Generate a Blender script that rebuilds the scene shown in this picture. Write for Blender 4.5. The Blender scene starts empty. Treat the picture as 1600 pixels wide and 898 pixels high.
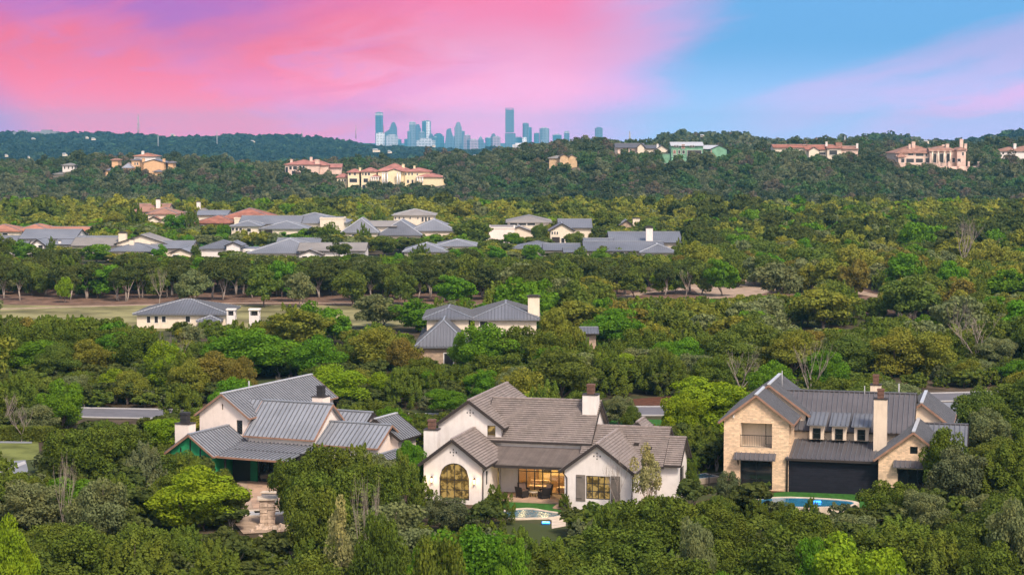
import bpy, math, random
import numpy as np
from mathutils import Vector
R = math.radians
scene = bpy.context.scene
COL = scene.collection
# ------------------------------------------------------------------ camera
FPX = 3111.0; CAM_H = 31.0; PITCH = R(4.17)
cam_d = bpy.data.cameras.new('camera'); cam = bpy.data.objects.new('camera', cam_d); COL.objects.link(cam)
cam_d.sensor_width = 36.0; cam_d.lens = FPX/1600*36.0
cam_d.clip_start = 1.0; cam_d.clip_end = 60000.0
cam.location = (0, 0, CAM_H); cam.rotation_euler = (R(90)-PITCH, 0, 0)
scene.camera = cam
# ------------------------------------------------------------------ exposure, render
vs = scene.view_settings
vs.view_transform = 'Standard'; vs.look = 'None'; vs.gamma = 1.0; vs.use_curve_mapping = False
EXPO = 0.97
HAZE = 7.0e-5
vs.exposure = EXPO
cy = scene.cycles
cy.max_bounces = 5; cy.diffuse_bounces = 2; cy.glossy_bounces = 2; cy.transmission_bounces = 3; cy.transparent_max_bounces = 6
cy.volume_bounces = 0; cy.use_denoising = True
cy.sample_clamp_indirect = 4.0
try:
    cy.denoiser = 'OPENIMAGEDENOISE'
except Exception:
    pass
# ------------------------------------------------------------------ world: sky texture plus sunset clouds towards the city
SUN_EL, SUN_AZ = 48.0, 152.0        # azimuth clockwise from +Y
class N:
    def __init__(s, tree): s.t = tree
    def new(s, kind, **k):
        n = s.t.nodes.new(kind)
        for a, b in k.items(): setattr(n, a, b)
        return n
    def link(s, a, b): s.t.links.new(a, b)
    def put(s, sock, val):
        if hasattr(val, 'is_output'): s.link(val, sock)
        else: sock.default_value = val
    def m(s, op, a, b=None, c=None, clamp=False):
        n = s.new('ShaderNodeMath', operation=op, use_clamp=clamp)
        for i, x in enumerate((a, b, c)):
            if x is not None: s.put(n.inputs[i], x)
        return n.outputs[0]
    def sm(s, x, a, b):
        n = s.new('ShaderNodeMapRange', interpolation_type='SMOOTHSTEP', clamp=True)
        s.put(n.inputs[0], x); s.put(n.inputs[1], a); s.put(n.inputs[2], b); n.inputs[3].default_value = 0; n.inputs[4].default_value = 1
        return n.outputs[0]
    def mix(s, f, a, b, blend='MIX'):
        n = s.new('ShaderNodeMix', data_type='RGBA', blend_type=blend, clamp_factor=True)
        s.put(n.inputs[0], f)
        s.put(n.inputs[6], a if hasattr(a, 'is_output') else (*a, 1)); s.put(n.inputs[7], b if hasattr(b, 'is_output') else (*b, 1))
        return n.outputs[2]
    def noise(s, vec, scale, detail=4, rough=0.55, dist=0.0):
        n = s.new('ShaderNodeTexNoise'); n.inputs['Scale'].default_value = scale; n.inputs['Detail'].default_value = detail
        n.inputs['Roughness'].default_value = rough; n.inputs['Distortion'].default_value = dist
        if vec is not None: s.link(vec, n.inputs['Vector'])
        return n.outputs['Fac']
    def comb(s, x, y, z=0.0):
        n = s.new('ShaderNodeCombineXYZ')
        for i, q in enumerate((x, y, z)): s.put(n.inputs[i], q)
        return n.outputs[0]
def lin(h):
    h = h.lstrip('#'); o = []
    for i in (0, 2, 4):
        c = int(h[i:i+2], 16)/255
        o.append(c/12.92 if c <= .04045 else ((c+.055)/1.055)**2.4)
    return tuple(o)
world = bpy.data.worlds.new('World'); scene.world = world; world.use_nodes = True
W = N(world.node_tree); W.t.nodes.clear()
out = W.new('ShaderNodeOutputWorld'); bg1 = W.new('ShaderNodeBackground'); bg2 = W.new('ShaderNodeBackground'); mixw = W.new('ShaderNodeMixShader')
sky = W.new('ShaderNodeTexSky', sky_type='NISHITA', sun_disc=False, sun_elevation=R(SUN_EL), sun_rotation=R(SUN_AZ))
sky.air_density = 1.0; sky.dust_density = 1.5
warm = W.mix(1.0, sky.outputs[0], W.mix(1.0, sky.outputs[0], (1.25, 0.98, 0.84), 'MULTIPLY'))
W.link(warm, bg1.inputs[0]); bg1.inputs[1].default_value = 0.138
tc = W.new('ShaderNodeTexCoord'); sp = W.new('ShaderNodeSeparateXYZ'); W.link(tc.outputs['Generated'], sp.inputs[0])
X, Y_, Z_ = sp.outputs
ys = W.m('MAXIMUM', Y_, 0.08)
u = W.m('MULTIPLY_ADD', W.m('DIVIDE', X, ys), FPX/1600, 0.5)        # 0..1 across the view towards the city
v = W.m('MULTIPLY', W.m('DIVIDE', Z_, ys), FPX/222)                 # 0 horizon, 1 about 4 degrees up
vec = W.comb(W.m('MULTIPLY_ADD', v, -0.45, W.m('MULTIPLY', u, 1.6)), W.m('MULTIPLY_ADD', v, 0.75, W.m('MULTIPLY', u, 0.35)))
n1 = W.noise(vec, 2.6, 5, 0.5, 0.3); n2 = W.noise(vec, 6.0, 8, 0.66, 0.9)
vec2 = W.comb(W.m('MULTIPLY_ADD', v, -0.30, W.m('MULTIPLY', u, 2.2)), W.m('MULTIPLY_ADD', v, 1.3, W.m('MULTIPLY', u, -1.4)))
n3 = W.noise(vec2, 2.0, 6, 0.6, 0.5)
n1c = W.m('SUBTRACT', n1, 0.5); n2c = W.m('SUBTRACT', n2, 0.5); n3c = W.m('SUBTRACT', n3, 0.5)
hot, rose, pale = lin('#ff6886'), lin('#ff80ae'), lin('#ffacd6')
purple, mauve = lin('#b267c6'), lin('#d87cc8')
c = W.mix(W.sm(W.m('ADD', u, W.m('ADD', W.m('MULTIPLY', n1c, 0.7), W.m('MULTIPLY', n2c, 0.35))), 0.14, 0.50), hot, rose)
c = W.mix(W.m('MULTIPLY', W.sm(W.m('ADD', u, W.m('MULTIPLY', n2c, 0.3)), 0.24, 0.52), W.sm(W.m('ADD', v, W.m('MULTIPLY', n1c, 0.8)), 1.05, 0.35)), c, pale)
# purple wisps: upper left, a diagonal one, and the lower left corner
pu1 = W.m('MULTIPLY', W.sm(W.m('ADD', v, W.m('MULTIPLY', n1c, 1.5)), 0.62, 1.02), W.sm(W.m('ADD', u, W.m('MULTIPLY', n2c, 0.25)), 0.46, 0.16))
pu2 = W.sm(W.m('ABSOLUTE', W.m('ADD', W.m('SUBTRACT', v, W.m('MULTIPLY_ADD', u, -2.7, 1.05)), W.m('MULTIPLY', n2c, 1.2))), 0.24, 0.0)
pu2 = W.m('MULTIPLY', pu2, 0.30)
pu3 = W.m('MULTIPLY', W.sm(W.m('ADD', u, W.m('MULTIPLY', v, 0.13)), 0.085, 0.0), 0.8)
pu4 = W.m('MULTIPLY', W.m('MAXIMUM', W.sm(n3, 0.50, 0.68), W.sm(n2, 0.54, 0.68)), W.sm(u, 0.66, 0.30))
c = W.mix(W.m('MULTIPLY', pu4, 0.40), c, mauve)
c = W.mix(W.m('MULTIPLY', pu1, 0.9), c, purple)
c = W.mix(pu2, c, mauve)
c = W.mix(pu3, c, lin('#a878c6'))
# blue side
blue = W.mix(W.sm(v, 0.0, 0.75), lin('#a9ccf5'), lin('#70b0ea'))
lav = W.sm(W.m('ADD', W.m('SUBTRACT', u, W.m('MULTIPLY', v, 0.42)), W.m('MULTIPLY', n3c, 0.30)), 0.66, 0.92)
blue = W.mix(W.m('MULTIPLY', lav, 0.95), blue, lin('#c5bdf0'))
st = W.sm(W.m('ABSOLUTE', W.m('ADD', W.m('SUBTRACT', v, W.m('MULTIPLY_ADD', u, 1.6, -1.24)), W.m('MULTIPLY', n2c, 0.35))), 0.13, 0.0)
st = W.m('MULTIPLY', st, W.sm(u, 0.80, 0.95))
blue = W.mix(W.m('MULTIPLY', st, 0.6), blue, lin('#f8b0e2'))
st2 = W.sm(W.m('ABSOLUTE', W.m('ADD', W.m('SUBTRACT', v, W.m('MULTIPLY_ADD', u, 1.9, -1.22)), W.m('MULTIPLY', n3c, 0.7))), 0.26, 0.0)
blue = W.mix(W.m('MULTIPLY', W.m('MULTIPLY', st2, W.sm(u, 0.66, 0.80)), 0.6), blue, lin('#d6b8ec'))
bd = W.m('ADD', W.m('ADD', u, W.m('MULTIPLY', W.sm(v, 0.45, 0.0), 0.075)), W.m('ADD', W.m('MULTIPLY', n1c, 0.16), W.m('MULTIPLY', n3c, 0.10)))
fb = W.sm(bd, 0.615, 0.725)
edge = W.m('MULTIPLY', W.sm(bd, 0.54, 0.66), 0.85)
c = W.mix(edge, c, lin('#cfb0ea'))
c = W.mix(fb, c, blue)
lv_ = W.sm(v, 0.75, 0.0)
c = W.mix(1.0, c, W.comb(W.m('MULTIPLY_ADD', lv_, 0.75, 1.10), W.m('MULTIPLY_ADD', lv_, 0.36, 1.06), W.m('MULTIPLY_ADD', lv_, 0.42, 1.06)), 'MULTIPLY')
W.link(c, bg2.inputs[0]); bg2.inputs[1].default_value = 0.98/2**EXPO
front = W.m('MULTIPLY', W.sm(Y_, 0.55, 0.85), W.sm(Z_, 0.20, 0.10))
W.link(front, mixw.inputs[0]); W.link(bg1.outputs[0], mixw.inputs[1]); W.link(bg2.outputs[0], mixw.inputs[2]); W.link(mixw.outputs[0], out.inputs[0])
sun_d = bpy.data.lights.new('sun', 'SUN'); sun = bpy.data.objects.new('sun', sun_d); COL.objects.link(sun)
sun_d.energy = 2.25; sun_d.angle = R(11); sun_d.color = (1.0, 0.88, 0.74)
sdir = Vector((math.sin(R(SUN_AZ))*math.cos(R(SUN_EL)), math.cos(R(SUN_AZ))*math.cos(R(SUN_EL)), math.sin(R(SUN_EL))))
sun.rotation_euler = sdir.to_track_quat('Z', 'Y').to_euler()

# ------------------------------------------------------------------ projection helpers: a pixel of the photograph at a distance gives a world point
def ray(px, py):
    a = (px-800)/FPX; b = -(py-449)/FPX
    return a, math.cos(PITCH)+b*math.sin(PITCH), -math.sin(PITCH)+b*math.cos(PITCH)
def at(px, py, Y):
    r = ray(px, py); t = Y/r[1]
    return Vector((r[0]*t, Y, CAM_H+r[2]*t))
def onground(px, py, z=0.0):
    r = ray(px, py); t = (z-CAM_H)/r[2]
    return Vector((r[0]*t, r[1]*t, z))
def pix(x, y, z):
    f = y*math.cos(PITCH)-(z-CAM_H)*math.sin(PITCH); g = y*math.sin(PITCH)+(z-CAM_H)*math.cos(PITCH)
    return 800+FPX*x/f, 449-FPX*g/f
# ------------------------------------------------------------------ tagging
def tag(o, label=None, cat=None, group=None, kind=None):
    if label: o['label'] = label
    if cat: o['category'] = cat
    if group: o['group'] = group
    if kind: o['kind'] = kind
    return o
def empty(name, loc=(0, 0, 0), rz=0.0, label=None, cat=None, group=None):
    o = bpy.data.objects.new(name, None); COL.objects.link(o); o.location = loc; o.rotation_euler = (0, 0, rz)
    o.empty_display_size = 0.5
    return tag(o, label, cat, group)
# ------------------------------------------------------------------ mesh builder
class MB:
    def __init__(s): s.v = []; s.f = []; s.m = []; s.sm = []
    def add(s, vs_, fs, mi=0, smooth=False):
        k = len(s.v); s.v += [tuple(p) for p in vs_]
        for f in fs: s.f.append([k+i for i in f]); s.m.append(mi); s.sm.append(smooth)
    def box(s, x0, x1, y0, y1, z0, z1, mi=0, M=None):
        P = [(x, y, z) for z in (z0, z1) for x, y in ((x0, y0), (x1, y0), (x1, y1), (x0, y1))]
        if M: P = [M(*p) for p in P]
        s.add(P, [(0, 3, 2, 1), (4, 5, 6, 7), (0, 1, 5, 4), (1, 2, 6, 5), (2, 3, 7, 6), (3, 0, 4, 7)], mi)
    def prism(s, poly, vec, mi=0):
        n = len(poly); a = [Vector(p) for p in poly]; b = [p+Vector(vec) for p in a]
        s.add(a+b, [list(range(n)), list(range(2*n-1, n-1, -1))]+[(i, (i+1) % n, n+(i+1) % n, n+i) for i in range(n)], mi)
    def bar(s, p0, p1, w, h, up=(0, 0, 1), mi=0):
        p0, p1 = Vector(p0), Vector(p1); d = (p1-p0).normalized(); side = d.cross(Vector(up))
        if side.length < 1e-4: side = d.cross(Vector((1, 0, 0)))
        side.normalize(); u_ = side.cross(d).normalized()
        c_ = [side*w/2*i+u_*h/2*j for i, j in ((-1, -1), (1, -1), (1, 1), (-1, 1))]
        s.add([p0+q for q in c_]+[p1+q for q in c_], [(0, 1, 2, 3), (7, 6, 5, 4), (0, 4, 5, 1), (1, 5, 6, 2), (2, 6, 7, 3), (3, 7, 4, 0)], mi)
    def tube(s, pts, radii, n=8, mi=0, cap=True):
        pts = [Vector(p) for p in pts]; k = len(s.v); fs = []; P = []
        for i, p in enumerate(pts):
            d = (pts[min(i+1, len(pts)-1)]-pts[max(i-1, 0)]).normalized()
            a = d.cross(Vector((0.3, 0.9, 0.1)))
            if a.length < .1: a = d.cross(Vector((1, 0, 0)))
            a.normalize(); b = d.cross(a)
            for j in range(n):
                t = 2*math.pi*j/n; P.append(p+(a*math.cos(t)+b*math.sin(t))*radii[i])
        for i in range(len(pts)-1):
            for j in range(n):
                fs.append((i*n+j, i*n+(j+1) % n, (i+1)*n+(j+1) % n, (i+1)*n+j))
        if cap: fs.append(tuple(range(n))[::-1]); fs.append(tuple((len(pts)-1)*n+j for j in range(n)))
        s.add(P, fs, mi, True)
    def build(s, name, mats, parent=None, loc=None, rz=None):
        me = bpy.data.meshes.new(name)
        me.from_pydata(s.v, [], s.f); me.validate()
        if not isinstance(mats, (list, tuple)): mats = [mats]
        for m_ in mats: me.materials.append(m_)
        if len(me.polygons) == len(s.f):
            me.polygons.foreach_set('material_index', s.m); me.polygons.foreach_set('use_smooth', s.sm)
        box_uv(me)
        o = bpy.data.objects.new(name, me); COL.objects.link(o)
        if parent: o.parent = parent
        if loc is not None: o.location = loc
        if rz is not None: o.rotation_euler = (0, 0, rz)
        return o
def box_uv(me):
    """UVs in metres on every face: u level along the face, v up the face."""
    nv = len(me.vertices); nl = len(me.loops); npoly = len(me.polygons)
    co = np.empty(nv*3); me.vertices.foreach_get('co', co); co = co.reshape(-1, 3)
    lv = np.empty(nl, dtype=np.int32); me.loops.foreach_get('vertex_index', lv)
    nor = np.empty(npoly*3); me.polygons.foreach_get('normal', nor); nor = nor.reshape(-1, 3)
    lt = np.empty(npoly, dtype=np.int32); me.polygons.foreach_get('loop_total', lt)
    n = np.repeat(nor, lt, axis=0); p = co[lv]
    flat = np.abs(n[:, 2]) > 0.95
    h = np.stack([-n[:, 1], n[:, 0], np.zeros(len(n))], 1); L = np.linalg.norm(h, axis=1); L[L < 1e-6] = 1; h /= L[:, None]
    h[flat] = (1, 0, 0); vv = np.cross(n, h)
    uv = np.stack([(p*h).sum(1), (p*vv).sum(1)], 1).astype(np.float32)
    lay = me.uv_layers.new(name='UVMap'); lay.data.foreach_set('uv', uv.ravel())
# ------------------------------------------------------------------ materials
def mat(name, col, rough=0.8, spec=0.3, metal=0.0, var=0.12, vscale=1.5, bump=0.0, bscale=8.0, kind=None, **k):
    m_ = bpy.data.materials.new(name); m_.use_nodes = True; T = N(m_.node_tree); T.t.nodes.clear()
    o = T.new('ShaderNodeOutputMaterial'); b = T.new('ShaderNodeBsdfPrincipled'); T.link(b.outputs[0], o.inputs[0])
    b.inputs['Roughness'].default_value = rough; b.inputs['Metallic'].default_value = metal; b.inputs['Specular IOR Level'].default_value = spec
    tcn = T.new('ShaderNodeTexCoord'); ob = tcn.outputs['Object']; uv = tcn.outputs['UV']
    n = T.noise(ob, vscale, 5, 0.6)
    lo = tuple(x*(1-var) for x in col); hi = tuple(min(x*(1+var), 1) for x in col)
    c_ = T.mix(T.sm(n, 0.3, 0.7), lo, hi); hgt = T.noise(ob, bscale, 3)
    if name.startswith('stucco'):
        mp_ = T.new('ShaderNodeMapping'); mp_.inputs['Scale'].default_value = (2.2, 2.2, .28); T.link(ob, mp_.inputs[0]); c_ = T.mix(T.m('MULTIPLY', T.sm(T.noise(mp_.outputs[0], 1.3, 5, .65), .48, .75), .30), c_, tuple(x*y for x, y in zip(col, (.66, .62, .58))))
    if kind == 'stone':
        def br(c1, c2, mo, w, h, ms, off=0.5):
            q = T.new('ShaderNodeTexBrick'); T.link(uv, q.inputs['Vector']); q.offset = off; q.squash = 1.0
            q.inputs['Color1'].default_value = (*c1, 1); q.inputs['Color2'].default_value = (*c2, 1); q.inputs['Mortar'].default_value = (*mo, 1)
            q.inputs['Scale'].default_value = 1; q.inputs['Mortar Size'].default_value = ms; q.inputs['Brick Width'].default_value = w; q.inputs['Row Height'].default_value = h
            q.inputs['Bias'].default_value = 0.0; return q
        q = br(tuple(x*0.80 for x in col), tuple(min(1, x*1.12) for x in col), tuple(x*0.72 for x in col), k.get('bw', .55), k.get('bh', .2), .012)
        q2 = br((.8, .8, .8), (1.12, 1.08, 1.02), (1, 1, 1), k.get('bw', .55)*.61, k.get('bh', .2), 0.0, 0.3)
        c_ = T.mix(1.0, T.mix(0.35, q.outputs[0], c_), q2.outputs[0], 'MULTIPLY'); hgt = q.outputs['Fac']; bump = bump or -0.4
    if kind == 'tile':
        q = T.new('ShaderNodeTexBrick'); T.link(uv, q.inputs['Vector']); q.offset = 0.5
        q.inputs['Color1'].default_value = (*[x*.78 for x in col], 1); q.inputs['Color2'].default_value = (*[x*1.22 for x in col], 1); q.inputs['Mortar'].default_value = (*[x*.55 for x in col], 1)
        q.inputs['Scale'].default_value = 1; q.inputs['Mortar Size'].default_value = .012; q.inputs['Brick Width'].default_value = k.get('bw', .3); q.inputs['Row Height'].default_value = k.get('bh', .26)
        c_ = T.mix(0.30, q.outputs[0], c_)
    if kind == 'facade':     # glass towers: floors and columns as a pattern of the curtain wall
        q = T.new('ShaderNodeTexBrick'); T.link(uv, q.inputs['Vector']); q.offset = 0.0
        q.inputs['Color1'].default_value = (*[x*.55 for x in col], 1); q.inputs['Color2'].default_value = (*[x*.95 for x in col], 1); q.inputs['Mortar'].default_value = (*[min(1, x*1.6) for x in col], 1)
        q.inputs['Scale'].default_value = 1; q.inputs['Mortar Size'].default_value = k.get('ms', .9); q.inputs['Brick Width'].default_value = k.get('bw', 7.0); q.inputs['Row Height'].default_value = k.get('bh', 4.2)
        c_ = T.mix(0.25, q.outputs[0], c_)
    if kind == 'slatey':     # far metal roof: seams as thin darker lines
        w = T.new('ShaderNodeTexWave', wave_type='BANDS', bands_direction='X', wave_profile='SIN'); T.link(uv, w.inputs['Vector']); w.inputs['Scale'].default_value = 0.31*2
        c_ = T.mix(T.m('MULTIPLY', T.sm(w.outputs['Fac'], .75, 1.0), 0.35), c_, tuple(x*.35 for x in col))
    T.put(b.inputs['Base Color'], c_)
    if bump:
        bn = T.new('ShaderNodeBump'); bn.inputs['Strength'].default_value = abs(bump); bn.inputs['Distance'].default_value = 0.03; bn.invert = bump < 0
        T.link(hgt, bn.inputs['Height']); T.link(bn.outputs[0], b.inputs['Normal'])
    if k.get('emit'):
        b.inputs['Emission Color'].default_value = (*k['emit'], 1); b.inputs['Emission Strength'].default_value = k.get('es', 1.0)
        if k.get('emix'):
            T.put(b.inputs['Emission Color'], T.mix(T.sm(T.noise(ob, k['emix'], 3, .6, .4), .42, .6), tuple(x*.12 for x in k['emit']), k['emit']))
    return m_
M = {}
M['seam_dark'] = mat('seam_dark', (.11, .118, .135), .5, .4)  # roof ribs coloured darker to paint in the shadow line along each seam
M['stucco_white'] = mat('stucco_white', (.67, .635, .60), .9, .2, bump=.15, var=.05)
M['stucco_pink'] = mat('stucco_pink', (.74, .65, .58), .9, .2, bump=.15, var=.05)
M['stucco_cream'] = mat('stucco_cream', (.66, .58, .46), .9, .2, bump=.1, var=.06)
M['stucco_buff'] = mat('stucco_buff', (.64, .54, .42), .9, .2, bump=.1, var=.06)
M['yellow_stucco'] = mat('yellow_stucco', (.74, .62, .40), .9, .2, var=.06)
M['peach_stucco'] = mat('peach_stucco', (.60, .38, .21), .9, .2, var=.08)
M['tan_stone_far'] = mat('tan_stone_far', (.52, .37, .22), .9, .2, var=.15, vscale=.6)
M['pink_limestone'] = mat('pink_limestone', (.62, .46, .38), .9, .2, var=.15, vscale=.5)
M['cream_stone'] = mat('cream_stone', (.72, .54, .37), .85, .2, kind='stone', bw=.38, bh=.125)
M['rubble_stone'] = mat('rubble_stone', (.42, .32, .24), .9, .2, kind='stone', bw=.5, bh=.22)
M['wall_stone'] = mat('wall_stone', (.45, .36, .28), .9, .2, kind='stone', bw=.6, bh=.25)
M['metal_roof'] = mat('metal_roof', (.30, .325, .36), .42, .5, metal=.35, var=.12, vscale=.5)
M['metal_roof_mid'] = mat('metal_roof_mid', (.175, .19, .215), .42, .5, metal=.35, var=.12, vscale=.5)
M['metal_roof_dark'] = mat('metal_roof_dark', (.115, .110, .118), .45, .5, metal=.3, var=.14, vscale=.5)
M['metal_roof_far'] = mat('metal_roof_far', (.19, .20, .225), .5, .4, metal=.2, var=.16, vscale=.12, kind='slatey')
M['metal_roof_far2'] = mat('metal_roof_far2', (.15, .16, .185), .5, .4, metal=.2, var=.2, vscale=.1, kind='slatey')
M['metal_roof_taupe'] = mat('metal_roof_taupe', (.22, .205, .19), .6, .3, var=.16, vscale=.12)
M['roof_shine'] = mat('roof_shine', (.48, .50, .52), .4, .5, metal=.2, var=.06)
M['tile_roof'] = mat('tile_roof', (.215, .185, .168), .75, .25, kind='tile', var=.35, vscale=.8)
M['tile_cap'] = mat('tile_cap', (.26, .22, .20), .75, .25, var=.3, vscale=3)
M['red_tile'] = mat('red_tile', (.27, .115, .08), .85, .2, var=.3, vscale=.35)
M['red_tile_pale'] = mat('red_tile_pale', (.33, .155, .105), .85, .2, var=.25, vscale=.35)
M['rose_tile'] = mat('rose_tile', (.32, .145, .12), .85, .2, var=.25, vscale=.35)
M['brown_tile'] = mat('brown_tile', (.27, .15, .11), .85, .2, var=.25, vscale=.35)
M['dark_trim'] = mat('dark_trim', (.035, .028, .025), .6, .3)
M['copper_trim'] = mat('copper_trim', (.26, .15, .10), .5, .4, var=.2)
M['frame_black'] = mat('frame_black', (.018, .017, .017), .5, .4)
M['glass_dark'] = mat('glass_dark', (.012, .016, .018), .06, .8, var=.3)
M['glass_lit'] = mat('glass_lit', (.05, .035, .012), .12, .6, emit=(.62, .40, .12), es=.34, emix=2.2)
M['glass_far'] = mat('glass_far', (.03, .03, .035), .2, .6)
M['warm_wall'] = mat('warm_wall', (.62, .44, .20), .9, .2)
M['warm_wood'] = mat('warm_wood', (.20, .11, .05), .6, .3)
M['green_sheathing'] = mat('green_sheathing', (.025, .26, .10), .7, .3, var=.25, vscale=1.2)
M['green_sheathing_pale'] = mat('green_sheathing_pale', (.15, .31, .20), .7, .3, var=.25, vscale=.3)
M['green_door'] = mat('green_door', (.012, .12, .05), .6, .3)
M['black_screen'] = mat('black_screen', (.014, .015, .024), .8, .2, kind='stone', bw=.9, bh=.18)
M['shutter'] = mat('shutter', (.16, .14, .12), .75, .2)
M['clay_pot'] = mat('clay_pot', (.135, .075, .055), .8, .2, var=.2, vscale=4)
M['dark_pot'] = mat('dark_pot', (.03, .028, .03), .7, .3)
M['patio'] = mat('patio', (.40, .28, .20), .8, .3, kind='stone', bw=.9, bh=.9)
M['coping'] = mat('coping', (.52, .44, .34), .8, .3, var=.15)
M['pool_water'] = mat('pool_water', (.045, .13, .18), .25, .3, var=.3, vscale=2)
M['pool_blue'] = mat('pool_blue', (.03, .17, .28), .04, .7, var=.3, vscale=2)
M['pool_light'] = mat('pool_light', (.05, .3, .9), .3, .5, emit=(.04, .25, 1.0), es=1.5)
M['lamp_glow'] = mat('lamp_glow', (1, .7, .3), .5, .3, emit=(1.0, .42, .10), es=6.0)
M['lamp_soft'] = mat('lamp_soft', (1, .8, .5), .5, .3, emit=(1.0, .62, .25), es=3.0)
M['rattan'] = mat('rattan', (.022, .018, .016), .7, .3, var=.3, vscale=20)
M['cushion'] = mat('cushion', (.55, .38, .28), .9, .1)
M['asphalt'] = mat('asphalt', (.135, .135, .15), .9, .2, var=.12, vscale=.6)
M['concrete'] = mat('concrete', (.40, .40, .40), .9, .2, var=.10, vscale=.5)
M['concrete_dark'] = mat('concrete_dark', (.20, .215, .24), .9, .2, var=.10, vscale=.5)
M['lawn'] = mat('lawn', (.035, .115, .02), .95, .1, var=.3, vscale=2.5, bump=.5, bscale=30)
M['dry_lawn'] = mat('dry_lawn', (.13, .15, .045), .95, .1, var=.35, vscale=.35)
M['fairway_grass'] = mat('fairway_grass', (.19, .178, .082), .95, .1, var=.45, vscale=.12)
M['leaf_litter'] = mat('leaf_litter', (.15, .095, .068), .95, .1, var=.4, vscale=.35)
M['dirt'] = mat('dirt', (.33, .25, .185), .95, .1, var=.25, vscale=.5)
M['mulch'] = mat('mulch', (.10, .045, .028), .95, .1, var=.3, vscale=1.5)
M['limestone'] = mat('limestone', (.46, .36, .28), .9, .2, var=.3, vscale=2)
M['white_trim'] = mat('white_trim', (.72, .70, .66), .7, .2)
M['steel_grey'] = mat('steel_grey', (.30, .31, .32), .6, .4)
M['bark'] = mat('bark', (.13, .10, .085), .95, .1, var=.35, vscale=3)
M['bark_pale'] = mat('bark_pale', (.36, .29, .24), .95, .1, var=.3, vscale=3)
M['bark_mid'] = mat('bark_mid', (.28, .235, .20), .95, .1, var=.3, vscale=3)
M['twig_bark'] = mat('twig_bark', (.25, .21, .18), .95, .1, var=.3, vscale=3)
M['deck_grey'] = mat('deck_grey', (.25, .25, .26), .8, .2)
# ------------------------------------------------------------------ terrain: one sheet reaching the horizon
YK = [-400, 90, 125, 158, 700, 760, 860, 960, 1120, 1290, 1420, 1700, 1950, 2250, 2600, 3000, 3500, 3900, 4400, 5200, 9500, 11000, 12600, 13600, 14300]
PROF = {  # photograph column -> heights at YK
 -400: [-7, -7, -4, 0, 0, -1, -16, -10, 6, 14, 8, -25, -45, -40, -18, 6, 20.4, 38, 20, -20, -20, -20, 0, 26, 20],
 0:    [-7, -7, -4, 0, 0, -1, -16, -10, 6, 12, 6, -25, -45, -38, -16, 8, 22.4, 38, 20, -20, -20, -20, 0, 24, 20],
 300:  [-7, -7, -4, 0, 0, -1, -16, -8.2, 9, 15, 8, -25, -45, -45, -20, 4, 18.4, 33, 20, -20, -20, -20, 0, 24, 20],
 500:  [-7, -7, -4, 0, 0, -1, -16, -8.2, 9, 14, 8, -25, -50, -50, -30, -4, 14.4, 33, 20, -20, -20, -20, 0, 24, 20],
 620:  [-7, -7, -4, 0, 0, -1, -16, -10, 6, 12, 8, -25, -50, -50, -35, -8, 4, 16, 10, -20, -20, -20, 0, 24, 20],
 740:  [-7, -7, -4, 0, 0, -1, -16, -8.2, 9, 18, 12, -25, -50, -50, -35, -12, 0, 10, 5, -20, -20, -20, 0, 24, 20],
 860:  [-7, -7, -4, 0, 0, -1, -16, -4.6, 15, 22, 16, -20, -40, -50, -35, -12, -2, 7, 5, -20, -20, -20, 0, 25, 20],
 980:  [-7, -7, -4, 0, 0, -1, -16, -1.6, 20, 24, 18, 20, 10, -20, -35, -12, -6, 0, 5, -20, -20, -20, 0, 24, 20],
 1060: [-7, -7, -4, 0, 0, -1, -16, -2.8, 18, 24, 18, 26, 31, 10, -25, -12, 0, 10, 5, -20, -20, -20, 0, 24, 20],
 1130: [-7, -7, -4, 0, 0, -1, -16, -2.8, 18, 24, 18, 26, 32, 10, -25, -12, 0, 10, 5, -20, -20, -20, 0, 24, 20],
 1260: [-7, -7, -4, 0, 0, -1, -16, -1, 21, 25, 20, 20, 22, 20, -10, -12, 0, 10, 5, -20, -20, -20, 0, 24, 20],
 1370: [-7, -7, -4, 0, 0, -1, -16, -2.8, 18, 23, 18, 18, 24, 30, 10, -5, 0, 10, 5, -20, -20, -20, 0, 24, 20],
 1480: [-7, -7, -4, 0, 0, -1, -16, -4, 16, 22, 18, 12, 16, 26, 20, 5, 0, 10, 5, -20, -20, -20, 0, 24, 20],
 1580: [-7, -7, -4, 0, 0, -1, -16, -1.6, 20, 22, 18, 8, 10, 22, 38, 25, 5, 10, 5, -20, -20, -20, 0, 24, 20],
 2000: [-7, -7, -4, 0, 0, -1, -16, -1.6, 20, 22, 18, 8, 10, 22, 44, 30, 5, 10, 5, -20, -20, -20, 0, 24, 20],
}
UC = sorted(PROF); PT = np.array([PROF[k_] for k_ in UC], float); UC = np.array(UC, float); YKn = np.array(YK, float)
def smooth01(t): return t*t*(3-2*t)
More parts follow.
